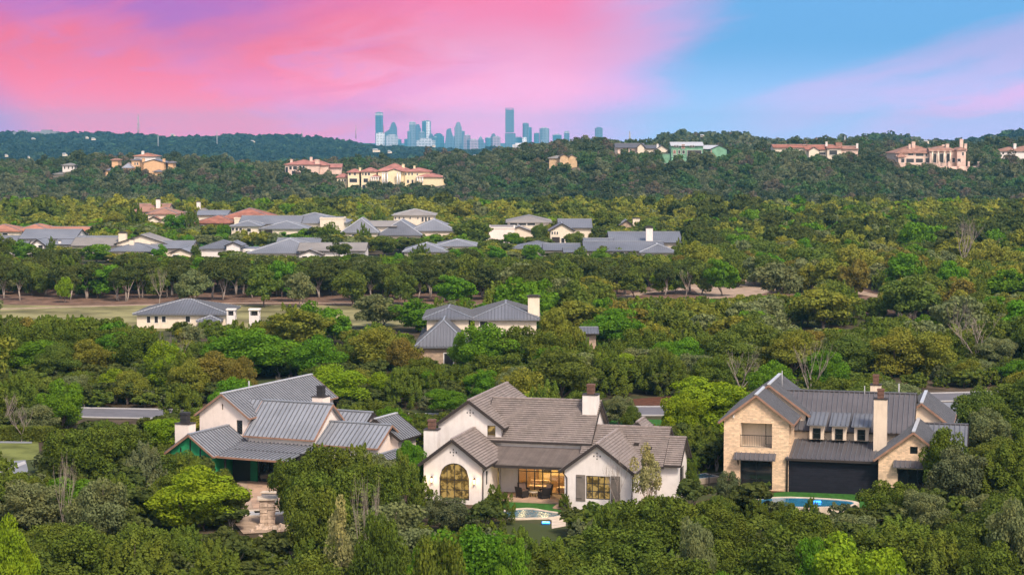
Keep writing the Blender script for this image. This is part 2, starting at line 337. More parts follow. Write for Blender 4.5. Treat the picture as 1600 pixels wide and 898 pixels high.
def terr(x, y):
    x = np.asarray(x, float); y = np.asarray(y, float)
    uu = np.clip(800+FPX*x/np.maximum(y, 60), UC[0], UC[-1]-1e-3)
    i = np.clip(np.searchsorted(UC, uu, 'right')-1, 0, len(UC)-2); fu = smooth01((uu-UC[i])/(UC[i+1]-UC[i]))
    yy = np.clip(y, YKn[0], YKn[-1]-1e-3); j = np.clip(np.searchsorted(YKn, yy, 'right')-1, 0, len(YKn)-2); fy = smooth01((yy-YKn[j])/(YKn[j+1]-YKn[j]))
    z = (PT[i, j]*(1-fy)+PT[i, j+1]*fy)*(1-fu)+(PT[i+1, j]*(1-fy)+PT[i+1, j+1]*fy)*fu
    a = np.clip((y-760)/400, 0, 1)
    z = z+a*(2.2*np.sin(x/47+y/90)+1.6*np.sin(x/23-y/61+1.3)+1.0*np.sin(x/13+y/37+.6))+np.clip((y-2500)/1500, 0, 1)*(y < 8000)*(3.5*np.sin(x/210+y/330)+2.0*np.sin(x/83+1.0))
    return z
def T1(x, y): return float(terr(x, y))
ys_ = np.unique(np.concatenate([np.linspace(-400, 80, 7), np.arange(88, 170, 4.0), np.arange(170, 760, 24.0), np.arange(760, 1760, 16.0), np.geomspace(1760, 14300, 95)]))
tt = np.linspace(-1, 1, 181)
verts = []; faces = []
for y in ys_:
    half = 0.62*max(y, 150)+120
    xs = tt*half; zs = terr(xs, np.full_like(xs, y)); verts += list(zip(xs.tolist(), [float(y)]*len(xs), zs.tolist()))
nx = len(tt)
for a in range(len(ys_)-1):
    for b_ in range(nx-1):
        k = a*nx+b_; faces.append((k, k+1, k+nx+1, k+nx))
gm = bpy.data.materials.new('hill_ground'); gm.use_nodes = True; T = N(gm.node_tree); T.t.nodes.clear()
o_ = T.new('ShaderNodeOutputMaterial'); b_ = T.new('ShaderNodeBsdfPrincipled'); T.link(b_.outputs[0], o_.inputs[0]); b_.inputs['Roughness'].default_value = .95; b_.inputs['Specular IOR Level'].default_value = .1
tcn = T.new('ShaderNodeTexCoord'); ob = tcn.outputs['Object']
g1 = T.mix(T.sm(T.noise(ob, .35, 5, .6), .35, .65), (.045, .034, .022), (.10, .075, .05))
g2 = T.mix(T.sm(T.noise(ob, .06, 4, .6), .45, .62), g1, (.05, .065, .022))
s_ = T.new('ShaderNodeSeparateXYZ'); T.link(ob, s_.inputs[0])
far = T.sm(s_.outputs[1], 760, 1000)
g3 = T.mix(T.sm(T.noise(ob, .05, 6, .7), .40, .6), (.045, .055, .028), (.17, .13, .10))
T.link(T.mix(T.sm(s_.outputs[1], 1500, 2200), T.mix(far, g2, g3), (.035, .055, .028)), b_.inputs['Base Color'])
gme = bpy.data.meshes.new('ground'); gme.from_pydata(verts, [], faces); gme.materials.append(gm)
gme.polygons.foreach_set('use_smooth', [True]*len(gme.polygons))
ground = bpy.data.objects.new('ground', gme); COL.objects.link(ground); tag(ground, kind='structure')

def sheet(name, pts, m, lift=0.02, kind='structure', thick=None, label=None, cat=None):
    """a flat surface laid on the level ground; pts are (x, y) in metres"""
    mb = MB(); th = thick or 0.015
    k = [(p[0], p[1], lift) for p in pts]
    mb.prism(k, (0, 0, th)); o = mb.build(name, m); return tag(o, label, cat, kind=kind)
def curve_pts(ctrl, n=8):
    P = [Vector((*p, 0)) for p in ctrl]; out_ = []
    for i in range(len(P)-1):
        p0 = P[max(i-1, 0)]; p1 = P[i]; p2 = P[i+1]; p3 = P[min(i+2, len(P)-1)]
        for j in range(n):
            t = j/n; out_.append(0.5*((2*p1)+(-p0+p2)*t+(2*p0-5*p1+4*p2-p3)*t*t+(-p0+3*p1-3*p2+p3)*t**3))
    out_.append(P[-1]); return out_
def ribbon(name, ctrl, width, m, lift=0.03, kerb=None, kind='structure'):
    P = curve_pts(ctrl); mb = MB(); L = []; Rr = []
    for i, p in enumerate(P):
        d = (P[min(i+1, len(P)-1)]-P[max(i-1, 0)]).normalized(); s = Vector((d.y, -d.x, 0)); L.append(p-s*width/2); Rr.append(p+s*width/2)
    vs2 = [(q.x, q.y, T1(q.x, q.y)+lift) for q in L+Rr]; n = len(P)
    mb.add(vs2, [(i, n+i, n+i+1, i+1) for i in range(n-1)])
    o = tag(mb.build(name, m), kind=kind)
    if kerb:
        for side in (L, Rr):
            kb = MB()
            for i in range(n-1):
                kb.bar((side[i].x, side[i].y, lift+.05), (side[i+1].x, side[i+1].y, lift+.05), .18, .14)
            tag(kb.build('kerb', M['concrete']), kind='structure')
    return o
def G(px, py): q = onground(px, py); return (q.x, q.y)
# fairway and the leaf-strewn floor under the line of oaks
sheet('leaf_litter_strip', [(-190, 374), (-60, 368), (30, 360), (105, 352), (125, 470), (40, 480), (-80, 470), (-200, 470)], M['leaf_litter'], .012)
sheet('fairway', [(-200, 322), (-98, 322), (-60, 326), (-28, 332), (-2, 346), (4, 366), (-18, 374), (-40, 379), (-62, 379), (-85, 377), (-120, 384), (-200, 388)], M['fairway_grass'], .032)
ribbon('cart_path', [(-135, 364), (-100, 368), (-76, 377), (-52, 383), (-24, 382), (2, 378)], 2.2, M['dirt'], .056)
ribbon('dirt_path', [G(965, 468), G(1010, 457), G(1065, 452), G(1125, 443), G(1185, 440), G(1290, 444), G(1360, 461), G(1420, 470)], 3.2, M['dirt'], .056)
sheet('dirt_clearing', [G(1100, 468), G(1180, 462), G(1240, 447), G(1150, 436), G(1075, 445)], M['dirt'], .036)
sheet('roadside_clearing', [G(1455, 470), G(1600, 470), G(1640, 380), G(1540, 378), G(1480, 390)], M['dry_lawn'], .034)
ribbon('park_road', [G(1440, 398), G(1500, 396), G(1560, 401), G(1620, 403), G(1700, 405)], 9, M['dirt'], .06)
# street behind the three houses
ribbon('street', [(-75, 226), (-60, 228), (-42, 226), (-15, 222), (0, 224), (12, 228), (20, 229), (34, 236), (48, 240), (62, 243), (85, 252)], 7.5, M['asphalt'], .045, kerb=True)
sheet('roadside_mulch', [(12.5, 233.5), (21.5, 233.6), (21.5, 243), (14, 239)], M['mulch'], .03)
sheet('front_lawn', [(10.6, 216), (17.4, 215), (18.0, 221), (11, 222.4)], M['lawn'], .035, )
sheet('driveway', [(17.2, 214), (16.0, 200), (19.6, 199), (20.8, 214), (21.4, 223.6), (18.3, 223.8)], M['concrete_dark'], .052)
sheet('driveway_east', [(46.6, 214), (51.5, 214), (53.5, 228), (54.8, 236), (50.8, 236), (48.0, 230)], M['concrete_dark'], .052)
sheet('front_lawn_east', [(49.4, 214), (57, 214), (60, 236), (53.5, 234), (51.0, 227)], M['lawn'], .06)
sheet('driveway_gap', [(-1.5, 212), (6, 212), (7, 224), (-2, 222)], M['concrete'], .052)
# lawn and drive at the far left edge
sheet('side_lawn', [G(-80, 690), G(60, 690), G(62, 716), G(36, 720), G(-80, 724)], M['dry_lawn'], .03)
sheet('side_driveway', [G(-90, 728), G(0, 722), G(40, 719), G(44, 735), G(28, 770), G(-90, 790)], M['concrete_dark'], .045)
sheet('driveway_edge', [G(-90, 744), G(0, 735), G(38, 721), G(41, 725), G(0, 740), G(-90, 750)], M['concrete'], .065)
sheet('side_pavement', [G(-80, 688.5), G(50, 690), G(50, 693), G(-80, 691.5)], M['concrete_dark'], .05)
# neighbourhood lawns and drives between the far roofs
sheet('neighbourhood_lawn', [(-150, 560), (-60, 548), (-30, 600), (-75, 690), (-150, 700)], M['lawn'], .03)
ribbon('neighbourhood_drive', [(-150, 640), (-118, 612), (-98, 584), (-84, 560), (-70, 548)], 5, M['concrete'], .06)
ribbon('neighbourhood_street', [(-190, 655), (-130, 660), (-60, 640), (20, 640), (90, 650), (150, 640)], 7, M['asphalt'], .055)
# ------------------------------------------------------------------ house building tools (house frame: x along the front, y into the house, z up)
def Fm(d0): return lambda x, dep, z: (x, d0+dep, z)       # wall facing the camera side
def Sm(w0): return lambda x, dep, z: (w0-dep, x, z)       # wall facing the right-hand side
def Lm(w0): return lambda x, dep, z: (w0+dep, x, z)       # wall facing the left-hand side
def Bm(d0): return lambda x, dep, z: (x, d0-dep, z)
def arch(xc, r, z0, zs, n=12):
    """an arched opening as a row of narrow slots"""
    out_ = []
    for i in range(n):
        a, b = -r+2*r*i/n, -r+2*r*(i+1)/n
        out_.append((xc+a, xc+b, z0, zs+math.sqrt(max(r*r-a*a, 0)), zs+math.sqrt(max(r*r-b*b, 0))))
    return out_
def wall(mb, mp, prof, zb, holes=(), t=.22, mi=0):
    """prof: top line [(x, z)...]; holes (x0, x1, z0, z1[, z1b])"""
    xs_ = sorted({round(p[0], 4) for p in prof} | {round(h[i], 4) for h in holes for i in (0, 1) if prof[0][0] < h[i] < prof[-1][0]})
    def top(x): return float(np.interp(x, [p[0] for p in prof], [p[1] for p in prof]))
    for xa, xb in zip(xs_[:-1], xs_[1:]):
        if xb-xa < 1e-3: continue
        hs = sorted([h for h in holes if h[0] < xb-1e-3 and h[1] > xa+1e-3], key=lambda h: h[2]); lo = (zb, zb)
        for h in hs+[None]:
            if h is None: hi = (top(xa), top(xb)); nxt = None
            else:
                hi = (h[2], h[2]); z1b = h[4] if len(h) > 4 else h[3]; w_ = h[1]-h[0]
                nxt = (h[3]+(z1b-h[3])*(xa-h[0])/w_, h[3]+(z1b-h[3])*(xb-h[0])/w_)
            if hi[0]-lo[0] > 1e-3 or hi[1]-lo[1] > 1e-3:
                P = [mp(x, d, z) for d in (0, t) for x, z in ((xa, lo[0]), (xb, lo[1]), (xb, hi[1]), (xa, hi[0]))]
                mb.add(P, [(0, 1, 2, 3), (7, 6, 5, 4), (0, 4, 5, 1), (1, 5, 6, 2), (2, 6, 7, 3), (3, 7, 4, 0)], mi)
            lo = nxt
def clip(poly, n, d, keep_ge=True):
    out_ = []; s = 1 if keep_ge else -1
    for i in range(len(poly)):
        a, b = poly[i], poly[(i+1) % len(poly)]; da, db = s*(a.dot(n)-d), s*(b.dot(n)-d)
        if da >= 0: out_.append(a)
        if da*db < 0: out_.append(a+(b-a)*(da/(da-db)))
    return out_
def roofplane(mb, pts, thick=.16, style='seam', pitch=.46, mi=0):
    P = [Vector(p) for p in pts]; n = (P[1]-P[0]).cross(P[2]-P[0]).normalized()
    if n.z < 0: P = P[::-1]; n = -n
    mb.prism(P, (0, 0, -thick), mi)
    h = Vector((-n.y, n.x, 0))
    if h.length < 1e-3: return
    h.normalize(); s = n.cross(h); s = s if s.z > 0 else -s
    if style == 'seam':
        a0 = min(p.dot(h) for p in P); a1 = max(p.dot(h) for p in P); a = a0+pitch/2
        while a < a1:
            X_ = []
            for i in range(len(P)):
                p, q = P[i], P[(i+1) % len(P)]; da, db = p.dot(h)-a, q.dot(h)-a
                if da*db < 0: X_.append(p+(q-p)*(da/(da-db)))
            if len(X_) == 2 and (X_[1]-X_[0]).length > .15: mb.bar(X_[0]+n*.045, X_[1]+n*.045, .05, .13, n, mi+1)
            a += pitch
    elif style == 'tile':
        v0 = min(p.dot(s) for p in P); v1 = max(p.dot(s) for p in P); a = v0
        while a < v1-.02:
            q = clip(clip(P, s, a), s, min(a+pitch, v1), False)
            if len(q) >= 3:
                low = [p.dot(s) for p in q]; m0 = min(low)
                up = [p+n*(.075*(1-(p.dot(s)-a)/pitch)+.012) for p in q]
                k = len(q); mb.add(up+[p-n*.005 for p in q], [list(range(k))]+[(i, k+i, k+(i+1) % k, (i+1) % k) for i in range(k)], mi)
            a += pitch
def gable(P, axis, c, half, a0, a1, zr, ze, mw, mr, zb=-.3, over=.4, rake=.35, holes=None, style='seam', trim='dark_trim', wname='wall', rname='roof', cap='cap', walls=('front', 'back', 'left', 'right'), thick=.16, pitch=None, wallpart=None):
    """gabled block. axis 'd': ridge runs into the house, a0..a1 = roof from front to back; axis 'w': ridge runs along the front."""
    k = (zr-ze)/half; holes = holes or {}; ppitch = pitch or (.46 if style == 'seam' else .26)
    Mp = (lambda t, s, z: (c+s, t, z)) if axis == 'd' else (lambda t, s, z: (t, c+s, z))
    r = MB()
    for sg in (-1, 1):
        roofplane(r, [Mp(a0, sg*half, ze), Mp(a1, sg*half, ze), Mp(a1, 0, zr), Mp(a0, 0, zr)], thick, style, ppitch)
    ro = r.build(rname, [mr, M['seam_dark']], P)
    cp = MB(); cp.bar(Mp(a0-.02, 0, zr+.05), Mp(a1+.02, 0, zr+.05), .30 if style == 'seam' else .26, .10)
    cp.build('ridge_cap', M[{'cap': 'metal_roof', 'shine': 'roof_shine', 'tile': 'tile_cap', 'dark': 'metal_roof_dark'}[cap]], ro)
    tr = MB()
    for t_ in (a0-.03, a1+.03):
        for sg in (-1, 1): tr.bar(Mp(t_, sg*half, ze-thick*.55), Mp(t_, 0, zr-thick*.55), .05, thick+.02 if trim == 'copper_trim' else thick+.10)
    for sg in (-1, 1): tr.bar(Mp(a0, sg*(half+.03), ze-thick*.5), Mp(a1, sg*(half+.03), ze-thick*.5), .10, .14)
    tr.build('trim', M[trim], ro)
    wh = half-over; u = thick+.01; e0, e1 = a0+rake, a1-rake
    zt = lambda s: zr-k*abs(s)-u
    gp = [(c-wh, zt(wh)), (c, zt(0)), (c+wh, zt(wh))]; fl = [(e0, zt(wh)), (e1, zt(wh))]
    w = wallpart or MB(); t = .22
    side = {'front': (Fm(e0), gp), 'back': (Bm(e1), gp), 'left': (Lm(c-wh), fl), 'right': (Sm(c+wh), fl)} if axis == 'd' else \
           {'front': (Fm(c-wh), fl), 'back': (Bm(c+wh), fl), 'left': (Lm(e0), gp), 'right': (Sm(e1), gp)}
    for nme in walls:
        mp, pf = side[nme]
        if nme in ('left', 'right'): # stop short of the front and back walls
            pf2 = [(pf[0][0]+t, float(np.interp(pf[0][0]+t, [q[0] for q in pf], [q[1] for q in pf]))) if 'front' in walls else pf[0]]+list(pf[1:-1])+[(pf[-1][0]-t, float(np.interp(pf[-1][0]-t, [q[0] for q in pf], [q[1] for q in pf]))) if 'back' in walls else pf[-1]]
            pf = pf2
        wall(w, mp, pf, zb, holes.get(nme, ()), t)
    if not wallpart: w.build(wname, mw, P)
    return ro
def hip(P, w0, w1, d0, d1, ze, zr, mr, style='seam', cap='roof_shine', ov=0.0, rname='roof', thick=.16, pitch=.46, capw=.28):
    w0, w1, d0, d1 = w0-ov, w1+ov, d0-ov, d1+ov
    W_, D_ = w1-w0, d1-d0
    if W_ >= D_: A = (w0+D_/2, (d0+d1)/2, zr); B = (w1-D_/2, (d0+d1)/2, zr)
    else: A = ((w0+w1)/2, d0+W_/2, zr); B = ((w0+w1)/2, d1-W_/2, zr)
    a, b, c_, d = (w0, d0, ze), (w1, d0, ze), (w1, d1, ze), (w0, d1, ze)
    r = MB(); kw = dict(thick=thick, style=style, pitch=pitch)
    if W_ >= D_: pl = [[a, b, B, A], [c_, d, A, B], [d, a, A], [b, c_, B]]
    else: pl = [[a, b, A], [c_, d, B], [d, a, A, B], [b, c_, B, A]]
    for q in pl: roofplane(r, q, **kw)
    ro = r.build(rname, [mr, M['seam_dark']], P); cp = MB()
    AV, BV = Vector(A), Vector(B); up = Vector((0, 0, .04))
    ed = [(a, A), (d, A), (b, B), (c_, B)] if W_ >= D_ else [(a, A), (b, A), (c_, B), (d, B)]
    for p, q in ed: cp.bar(Vector(p)+up, Vector(q)+up, capw, .08)
    if (AV-BV).length > .1: cp.bar(AV+up, BV+up, capw, .08)
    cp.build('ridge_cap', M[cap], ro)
    return ro
def window(P, mp, x0, x1, z0, z1, nx=1, nz=1, frame='frame_black', glass='glass_dark', rec=.08, fw=.07, name='window', mull=.05, arch_r=None, label=None):
    f = MB()
    if arch_r is None:
        for a, b, c_, d in ((x0, x0+fw, z0, z1), (x1-fw, x1, z0, z1), (x0+fw, x1-fw, z0, z0+fw), (x0+fw, x1-fw, z1-fw, z1)): f.box(a, b, rec, rec+.07, c_, d, 0, mp)
    topz = (lambda x: z1) if arch_r is None else (lambda x: z1+math.sqrt(max(arch_r**2-(x-(x0+x1)/2)**2, 0)))
    for i in range(1, nx):
        x = x0+(x1-x0)*i/nx; f.box(x-mull/2, x+mull/2, rec+.003, rec+.06, z0+.02, topz(x)-.02, 0, mp)
    ztop = z1 if arch_r is None else z1+arch_r*.55
    for j in range(1, nz):
        z = z0+(ztop-z0)*j/nz; f.box(x0+fw, x1-fw, rec+.006, rec+.058, z-mull/2, z+mull/2, 0, mp)
    if arch_r is not None:
        xc = (x0+x1)/2
        for i in range(14):
            t0, t1 = math.pi*i/14, math.pi*(i+1)/14
            f.bar(mp(xc+(arch_r-.04)*math.cos(t0), rec+.03, z1+(arch_r-.04)*math.sin(t0)), mp(xc+(arch_r-.04)*math.cos(t1), rec+.03, z1+(arch_r-.04)*math.sin(t1)), .07, .08)
        f.box(x0, x0+fw, rec, rec+.07, z0, z1, 0, mp); f.box(x1-fw, x1, rec, rec+.07, z0, z1, 0, mp); f.box(x0+fw, x1-fw, rec, rec+.07, z0, z0+.12, 0, mp)
    w = f.build(name, M[frame], P)
    if label: w['label'] = label
    g = MB()
    if arch_r is None: g.box(x0+.01, x1-.01, rec+.035, rec+.05, z0+.01, z1-.01, 0, mp)
    else:
        xc = (x0+x1)/2; pts = [(x0+.01, z0), (x1-.01, z0)]+[(xc+(arch_r-.02)*math.cos(math.pi*i/16), z1+(arch_r-.02)*math.sin(math.pi*i/16)) for i in range(17)]
        a = [Vector(mp(x, rec+.035, z)) for x, z in pts]; dv = Vector(mp(0, .015, 0))-Vector(mp(0, 0, 0)); g.prism(a, dv)
    g.build('pane', M[glass], w); return w
def chimney(P, x0, x1, d0, d1, z0, z1, mw, pot='clay_pot', ph=.8, capm='dark_trim', potw=None, name='chimney', capt=.08):
    b = MB(); b.box(x0, x1, d0, d1, z0, z1); ch = b.build(name, mw, P)
    c_ = MB(); c_.box(x0-.06, x1+.06, d0-.06, d1+.06, z1+.003, z1+capt); c_.build('cap', M[capm], ch)
    if pot:
        w = (potw or (x1-x0)*.42)/2; xc, dc = (x0+x1)/2, (d0+d1)/2; q = MB()
        q.box(xc-w, xc+w, dc-w, dc+w, z1+capt+.002, z1+ph*.82); q.box(xc-w*1.14, xc+w*1.14, dc-w*1.14, dc+w*1.14, z1+ph*.82, z1+ph); q.box(xc-w*1.1, xc+w*1.1, dc-w*1.1, dc+w*1.1, z1+ph*.42, z1+ph*.50)
        q.build('chimney_pot', M[pot], ch)
    return ch
def crossmark(P, mp, x, z):
    for dx, dz, w, h in ((0, .32, .045, .15), (0, .08, .045, .15), (0, -.16, .045, .15), (-.27, .08, .05, .16), (.27, .08, .05, .16)):
        b = MB(); b.box(x+dx-w, x+dx+w, -.012, .02, z+dz-h/2*.9, z+dz+h/2*.9, 0, mp); b.build('gable_vent', M['frame_black'], P)
def lantern(P, mp, x, z):
    b = MB(); b.box(x-.03, x+.03, -.16, 0, z+.36, z+.40, 0, mp); b.box(x-.10, x+.10, -.26, -.06, z+.26, z+.32, 0, mp); b.box(x-.04, x+.04, -.20, -.12, z+.32, z+.42, 0, mp); b.box(x-.08, x+.08, -.24, -.08, z-.18, z-.13, 0, mp)
    for dx in (-.08, .07):
        for dd in (-.24, -.09): b.box(x+dx, x+dx+.012, dd, dd+.012, z-.13, z+.26, 0, mp)
    l = b.build('lantern', M['frame_black'], P); g = MB(); g.box(x-.055, x+.055, -.215, -.105, z-.12, z+.22, 0, mp); g.build('bulb', M['lamp_glow'], l)
    ld = bpy.data.lights.new('lantern_light', 'POINT'); ld.energy = 16; ld.color = (1, .62, .3); ld.shadow_soft_size = .1
    lo = bpy.data.objects.new('lantern_light', ld); COL.objects.link(lo); lo.parent = l; lo.location = mp(x, -.42, z+.1)
def downpipe(P, pts):
    b = MB(); b.tube(pts, [.05]*len(pts), 6); b.build('downpipe', M['dark_trim'], P)

# ================================================================== CENTRE HOUSE: white stucco, brown tile roof
PHI = -R(14.4)
hc = empty('stucco_house', (-7.361, 170.083, 0), PHI, 'white stucco house with brown tile roofs, arched window and glazed back porch', 'house', 'three large houses among the trees')
SW, TR = M['stucco_white'], M['tile_roof']
kt = dict(style='tile', cap='tile', trim='dark_trim')
# low wing with the arched window
ga = gable(hc, 'd', 2.36, 3.02, -.35, 6.9, 5.62, 3.32, SW, TR, holes={'front': arch(2.47, 1.33, .35, 2.2), 'right': [(5.1, 5.95, .5, 2.6), (1.2, 1.9, 1.5, 2.75)]}, walls=('front', 'left', 'right'), wname='wing_wall', **kt)
window(hc, Fm(0), 1.14, 3.80, .35, 2.2, 4, 3, glass='glass_lit', arch_r=1.33, name='arched_window', label='tall arched window with warm light behind it')
window(hc, Sm(4.98), 5.1, 5.95, .5, 2.6, 1, 1, glass='glass_lit'); window(hc, Sm(4.98), 1.2, 1.9, 1.5, 2.75, 1, 1, glass='glass_dark')
crossmark(hc, Fm(0), 2.40, 4.38); lantern(hc, Fm(0), .49, 1.95); lantern(hc, Fm(0), 4.30, 1.95)
downpipe(hc, [(5.30, .2, 3.15), (5.05, .15, 2.9), (5.05, -.06, 2.8), (5.05, -.06, 0)])
# tall wing behind
gable(hc, 'd', 1.86, 3.32, 6.75, 20.6, 8.06, 5.66, SW, TR, holes={'front': [(3.50, 4.25, 4.55, 5.85)]}, wname='upper_wall', **kt)
window(hc, Fm(7.1), 3.50, 4.25, 4.55, 5.85, 1, 2, glass='glass_lit'); crossmark(hc, Fm(7.1), 1.92, 6.85)
# main block
gable(hc, 'w', 11.05, 4.25, 3.0, 13.05, 7.85, 4.56, SW, TR, wname='main_wall', over=.3, walls=('back', 'left', 'right'), **kt)
b = MB(); b.box(3.35, 12.7, 7.1, 7.32, 3.4, 4.5); b.build('main_wall', SW, hc)
ch = chimney(hc, 11.62, 12.95, 9.6, 10.7, 6.4, 8.52, SW, 'clay_pot', .95, potw=.62)
# right-hand gabled wing
gable(hc, 'd', 15.05, 3.25, -.35, 9.0, 5.72, 3.28, SW, TR, holes={'front': [(14.06, 16.14, .95, 2.95)], 'right': []}, wname='wing_wall', **kt)
window(hc, Fm(0), 14.06, 16.14, .95, 2.95, 4, 3, glass='glass_lit', mull=.07); crossmark(hc, Fm(0), 15.0, 4.55)
for a in (13.2, 16.20):
    b = MB(); b.box(a, a+.80, -.05, -.005, .75, 3.0); b.box(a+.06, a+.74, -.065, -.052, .85, 2.9); sh = b.build('shutter', M['shutter'], hc)
    for z in (.95, 2.75):
        hb = MB(); hb.box(a+.02, a+.5, -.085, -.067, z, z+.05); hb.build('hinge', M['frame_black'], sh)
gable(hc, 'w', 8.98, 4.0, 12.2, 19.75, 5.95, 3.10, SW, TR, walls=('back', 'right'), wname='side_wall', **kt)
gable(hc, 'w', 8.05, 2.85, 16.0, 21.25, 5.28, 3.22, SW, TR, walls=('front', 'back', 'right'), holes={'right': [(7.0, 9.3, .3, 2.7)]}, wname='side_wall', **kt)
window(hc, Sm(20.9), 7.0, 9.3, .3, 2.7, 3, 1, glass='glass_dark')
gable(hc, 'd', 16.2, .85, 11.6, 15, 5.95, 5.25, SW, TR, wname='rear_wall', zb=4.0, **kt)
for x, d in ((18.0, 6.6), (16.8, 6.9)):
    b = MB(); b.box(x, x+.45, d, d+.35, 4.15+.73*(d-6.6), 4.55+.73*(d-6.6)); b.build('roof_vent', M['dark_trim'], hc)
# porch roof between the wings, and the glazed room under it
r = MB(); roofplane(r, [(4.2, 2.65, 3.12), (13.0, 2.65, 3.12), (13.0, 7.05, 4.02), (4.2, 7.05, 4.02)], .2, 'tile', .26); ro = r.build('porch_roof', TR, hc)
b = MB(); b.box(5.3, 11.9, 2.58, 2.66, 2.86, 3.10); b.build('trim', M['dark_trim'], ro)
b = MB(); b.box(4.99, 6.62, 6.1, 6.35, 0, 3.5); b.box(11.05, 11.85, 6.1, 6.35, 0, 3.5); b.box(4.99, 11.85, 6.1, 6.35, 3.5, 3.75); b.build('porch_wall', SW, hc)
b = MB(); b.box(4.99, 11.85, 2.9, 6.1, 2.93, 3.0); b.build('porch_ceiling', M['stucco_cream'], hc)
b = MB(); b.box(4.99, 13.0, 1.9, 6.1, -.1, .15); b.box(11.2, 12.9, -.1, 1.9, -.1, .13); b.build('porch_floor', M['patio'], hc)
b = MB()
for i in range(7): x = 6.64+i*.735; b.box(x-.04, x+.04, 6.02, 6.12, .15, 2.9)
b.box(6.64, 11.05, 6.03, 6.11, 2.05, 2.12); b.box(6.64, 11.05, 6.03, 6.11, .15, .22); gw = b.build('glass_wall', M['frame_black'], hc)
gmat = bpy.data.materials.new('clear_pane'); gmat.use_nodes = True; T = N(gmat.node_tree); T.t.nodes.clear()
o_ = T.new('ShaderNodeOutputMaterial'); ms_ = T.new('ShaderNodeMixShader'); tr_ = T.new('ShaderNodeBsdfTransparent'); gl_ = T.new('ShaderNodeBsdfGlossy'); gl_.inputs['Roughness'].default_value = .03
ms_.inputs[0].default_value = .12; tr_.inputs[0].default_value = (.8, .85, .85, 1); T.link(tr_.outputs[0], ms_.inputs[1]); T.link(gl_.outputs[0], ms_.inputs[2]); T.link(ms_.outputs[0], o_.inputs[0])
b = MB(); b.box(6.68, 11.0, 6.06, 6.075, .2, 2.9); b.build('pane', gmat, gw)
# the lit room: back wall, floor, sofa, kitchen cupboards, pendant lamps
b = MB(); b.box(4.9, 12.6, 11.0, 11.1, 0, 3.3); b.box(4.9, 5.0, 6.36, 11.0, 0, 3.3); b.box(12.4, 12.5, 6.36, 11.0, 0, 3.3); b.box(4.9, 12.6, 6.36, 11.1, 3.3, 3.36); inr = b.build('living_room', M['warm_wall'], hc)
b = MB(); b.box(5.0, 12.4, 6.36, 11.0, .05, .12); b.build('floorboards', M['warm_wood'], inr)
b = MB(); b.box(5.2, 7.3, 10.4, 10.98, .12, 2.4); b.box(8.6, 9.9, 9.6, 10.6, .12, 1.0); b.box(10.6, 12.2, 10.5, 10.98, .12, 2.5); b.build('cupboard', M['warm_wood'], inr)
b = MB(); b.box(7.2, 9.0, 7.3, 8.1, .12, .55); b.box(7.2, 9.0, 8.1, 8.3, .12, .95); b.box(9.8, 10.9, 7.2, 8.2, .12, .5); b.box(10.7, 10.9, 7.2, 8.2, .5, .95); b.build('sofa', M['cushion'], inr)
for q_ in ((5.5, 6.0, 1.3, 2.1), (7.6, 8.4, 1.2, 2.2), (9.1, 9.9, 1.3, 2.1)): b = MB(); b.box(q_[0], q_[1], 10.93, 10.975, q_[2], q_[3]); b.build('picture', M['dark_trim'], inr)
for x, d, e in ((8.4, 8.4, 190), (10.6, 8.9, 170), (6.2, 8.6, 130)):
    b = MB(); b.box(x-.22, x+.22, d-.22, d+.22, 2.35, 2.62); b.box(x-.01, x+.01, d-.01, d+.01, 2.62, 3.3); b.build('pendant_lamp', M['lamp_soft'], inr)
    ld = bpy.data.lights.new('lamp_light', 'POINT'); ld.energy = e; ld.color = (1, .68, .32); ld.shadow_soft_size = .3
    lo = bpy.data.objects.new('lamp_light', ld); COL.objects.link(lo); lo.parent = inr; lo.location = (x, d, 2.1)
chimney(hc, -1.05, .18, 2.6, 3.6, -.3, 5.9, SW, 'clay_pot', .9, potw=.58)
downpipe(hc, [(11.95, .3, 3.1), (12.3, -.05, 2.85), (12.42, -.08, 2.7), (12.42, -.08, .1)])
downpipe(hc, [(18.15, .3, 3.15), (18.05, -.06, 2.9), (18.0, -.08, .1)])
def patio_chair(x, y, rz, label):
    t = empty('patio_chair', (x, y, .15), rz, label, 'chair', 'rattan chairs round the porch table')
    b = MB(); b.box(-.36, .36, -.36, .30, .08, .34); b.box(-.42, -.33, -.40, .36, .08, .62); b.box(.33, .42, -.40, .36, .08, .62)
    for sx in (-.38, .33):
        for sy in (-.36, .30): b.box(sx, sx+.06, sy, sy+.06, 0, .08)
    b.build('chair_frame', M['rattan'], t)
    b = MB(); b.prism([(-.42, .28, .34), (.42, .28, .34), (.40, .46, .98), (-.40, .46, .98)], (0, .08, .02)); b.build('backrest', M['rattan'], t)
    b = MB(); b.box(-.31, .31, -.34, .26, .345, .47); b.prism([(-.30, .20, .47), (.30, .20, .47), (.29, .36, .92), (-.29, .36, .92)], (0, .075, .02)); b.build('seat_cushion', M['cushion'], t)
    return t
def hw(w, d):  # centre-house frame to world
    c_, s_ = math.cos(PHI), math.sin(PHI); return (-7.361+w*c_-d*s_, 170.083+w*s_+d*c_)
for w, d, rz, l in ((7.55, 3.7, R(150), 'dark rattan chair with back to the garden, beside the arched wing'), (9.55, 3.65, R(-140), 'dark rattan chair with back to the garden, nearer the shuttered window'),
                    (7.35, 5.1, R(35), 'rattan chair with pink cushion facing out by the blank porch wall'), (9.35, 5.15, R(-35), 'rattan chair with pink cushion facing out before the glass doors')):
    q = hw(w, d); patio_chair(q[0], q[1], rz+PHI, l)
q = hw(8.45, 4.4); t = empty('patio_table', (q[0], q[1], .15), PHI, 'low round pale patio table between the rattan chairs', 'table')
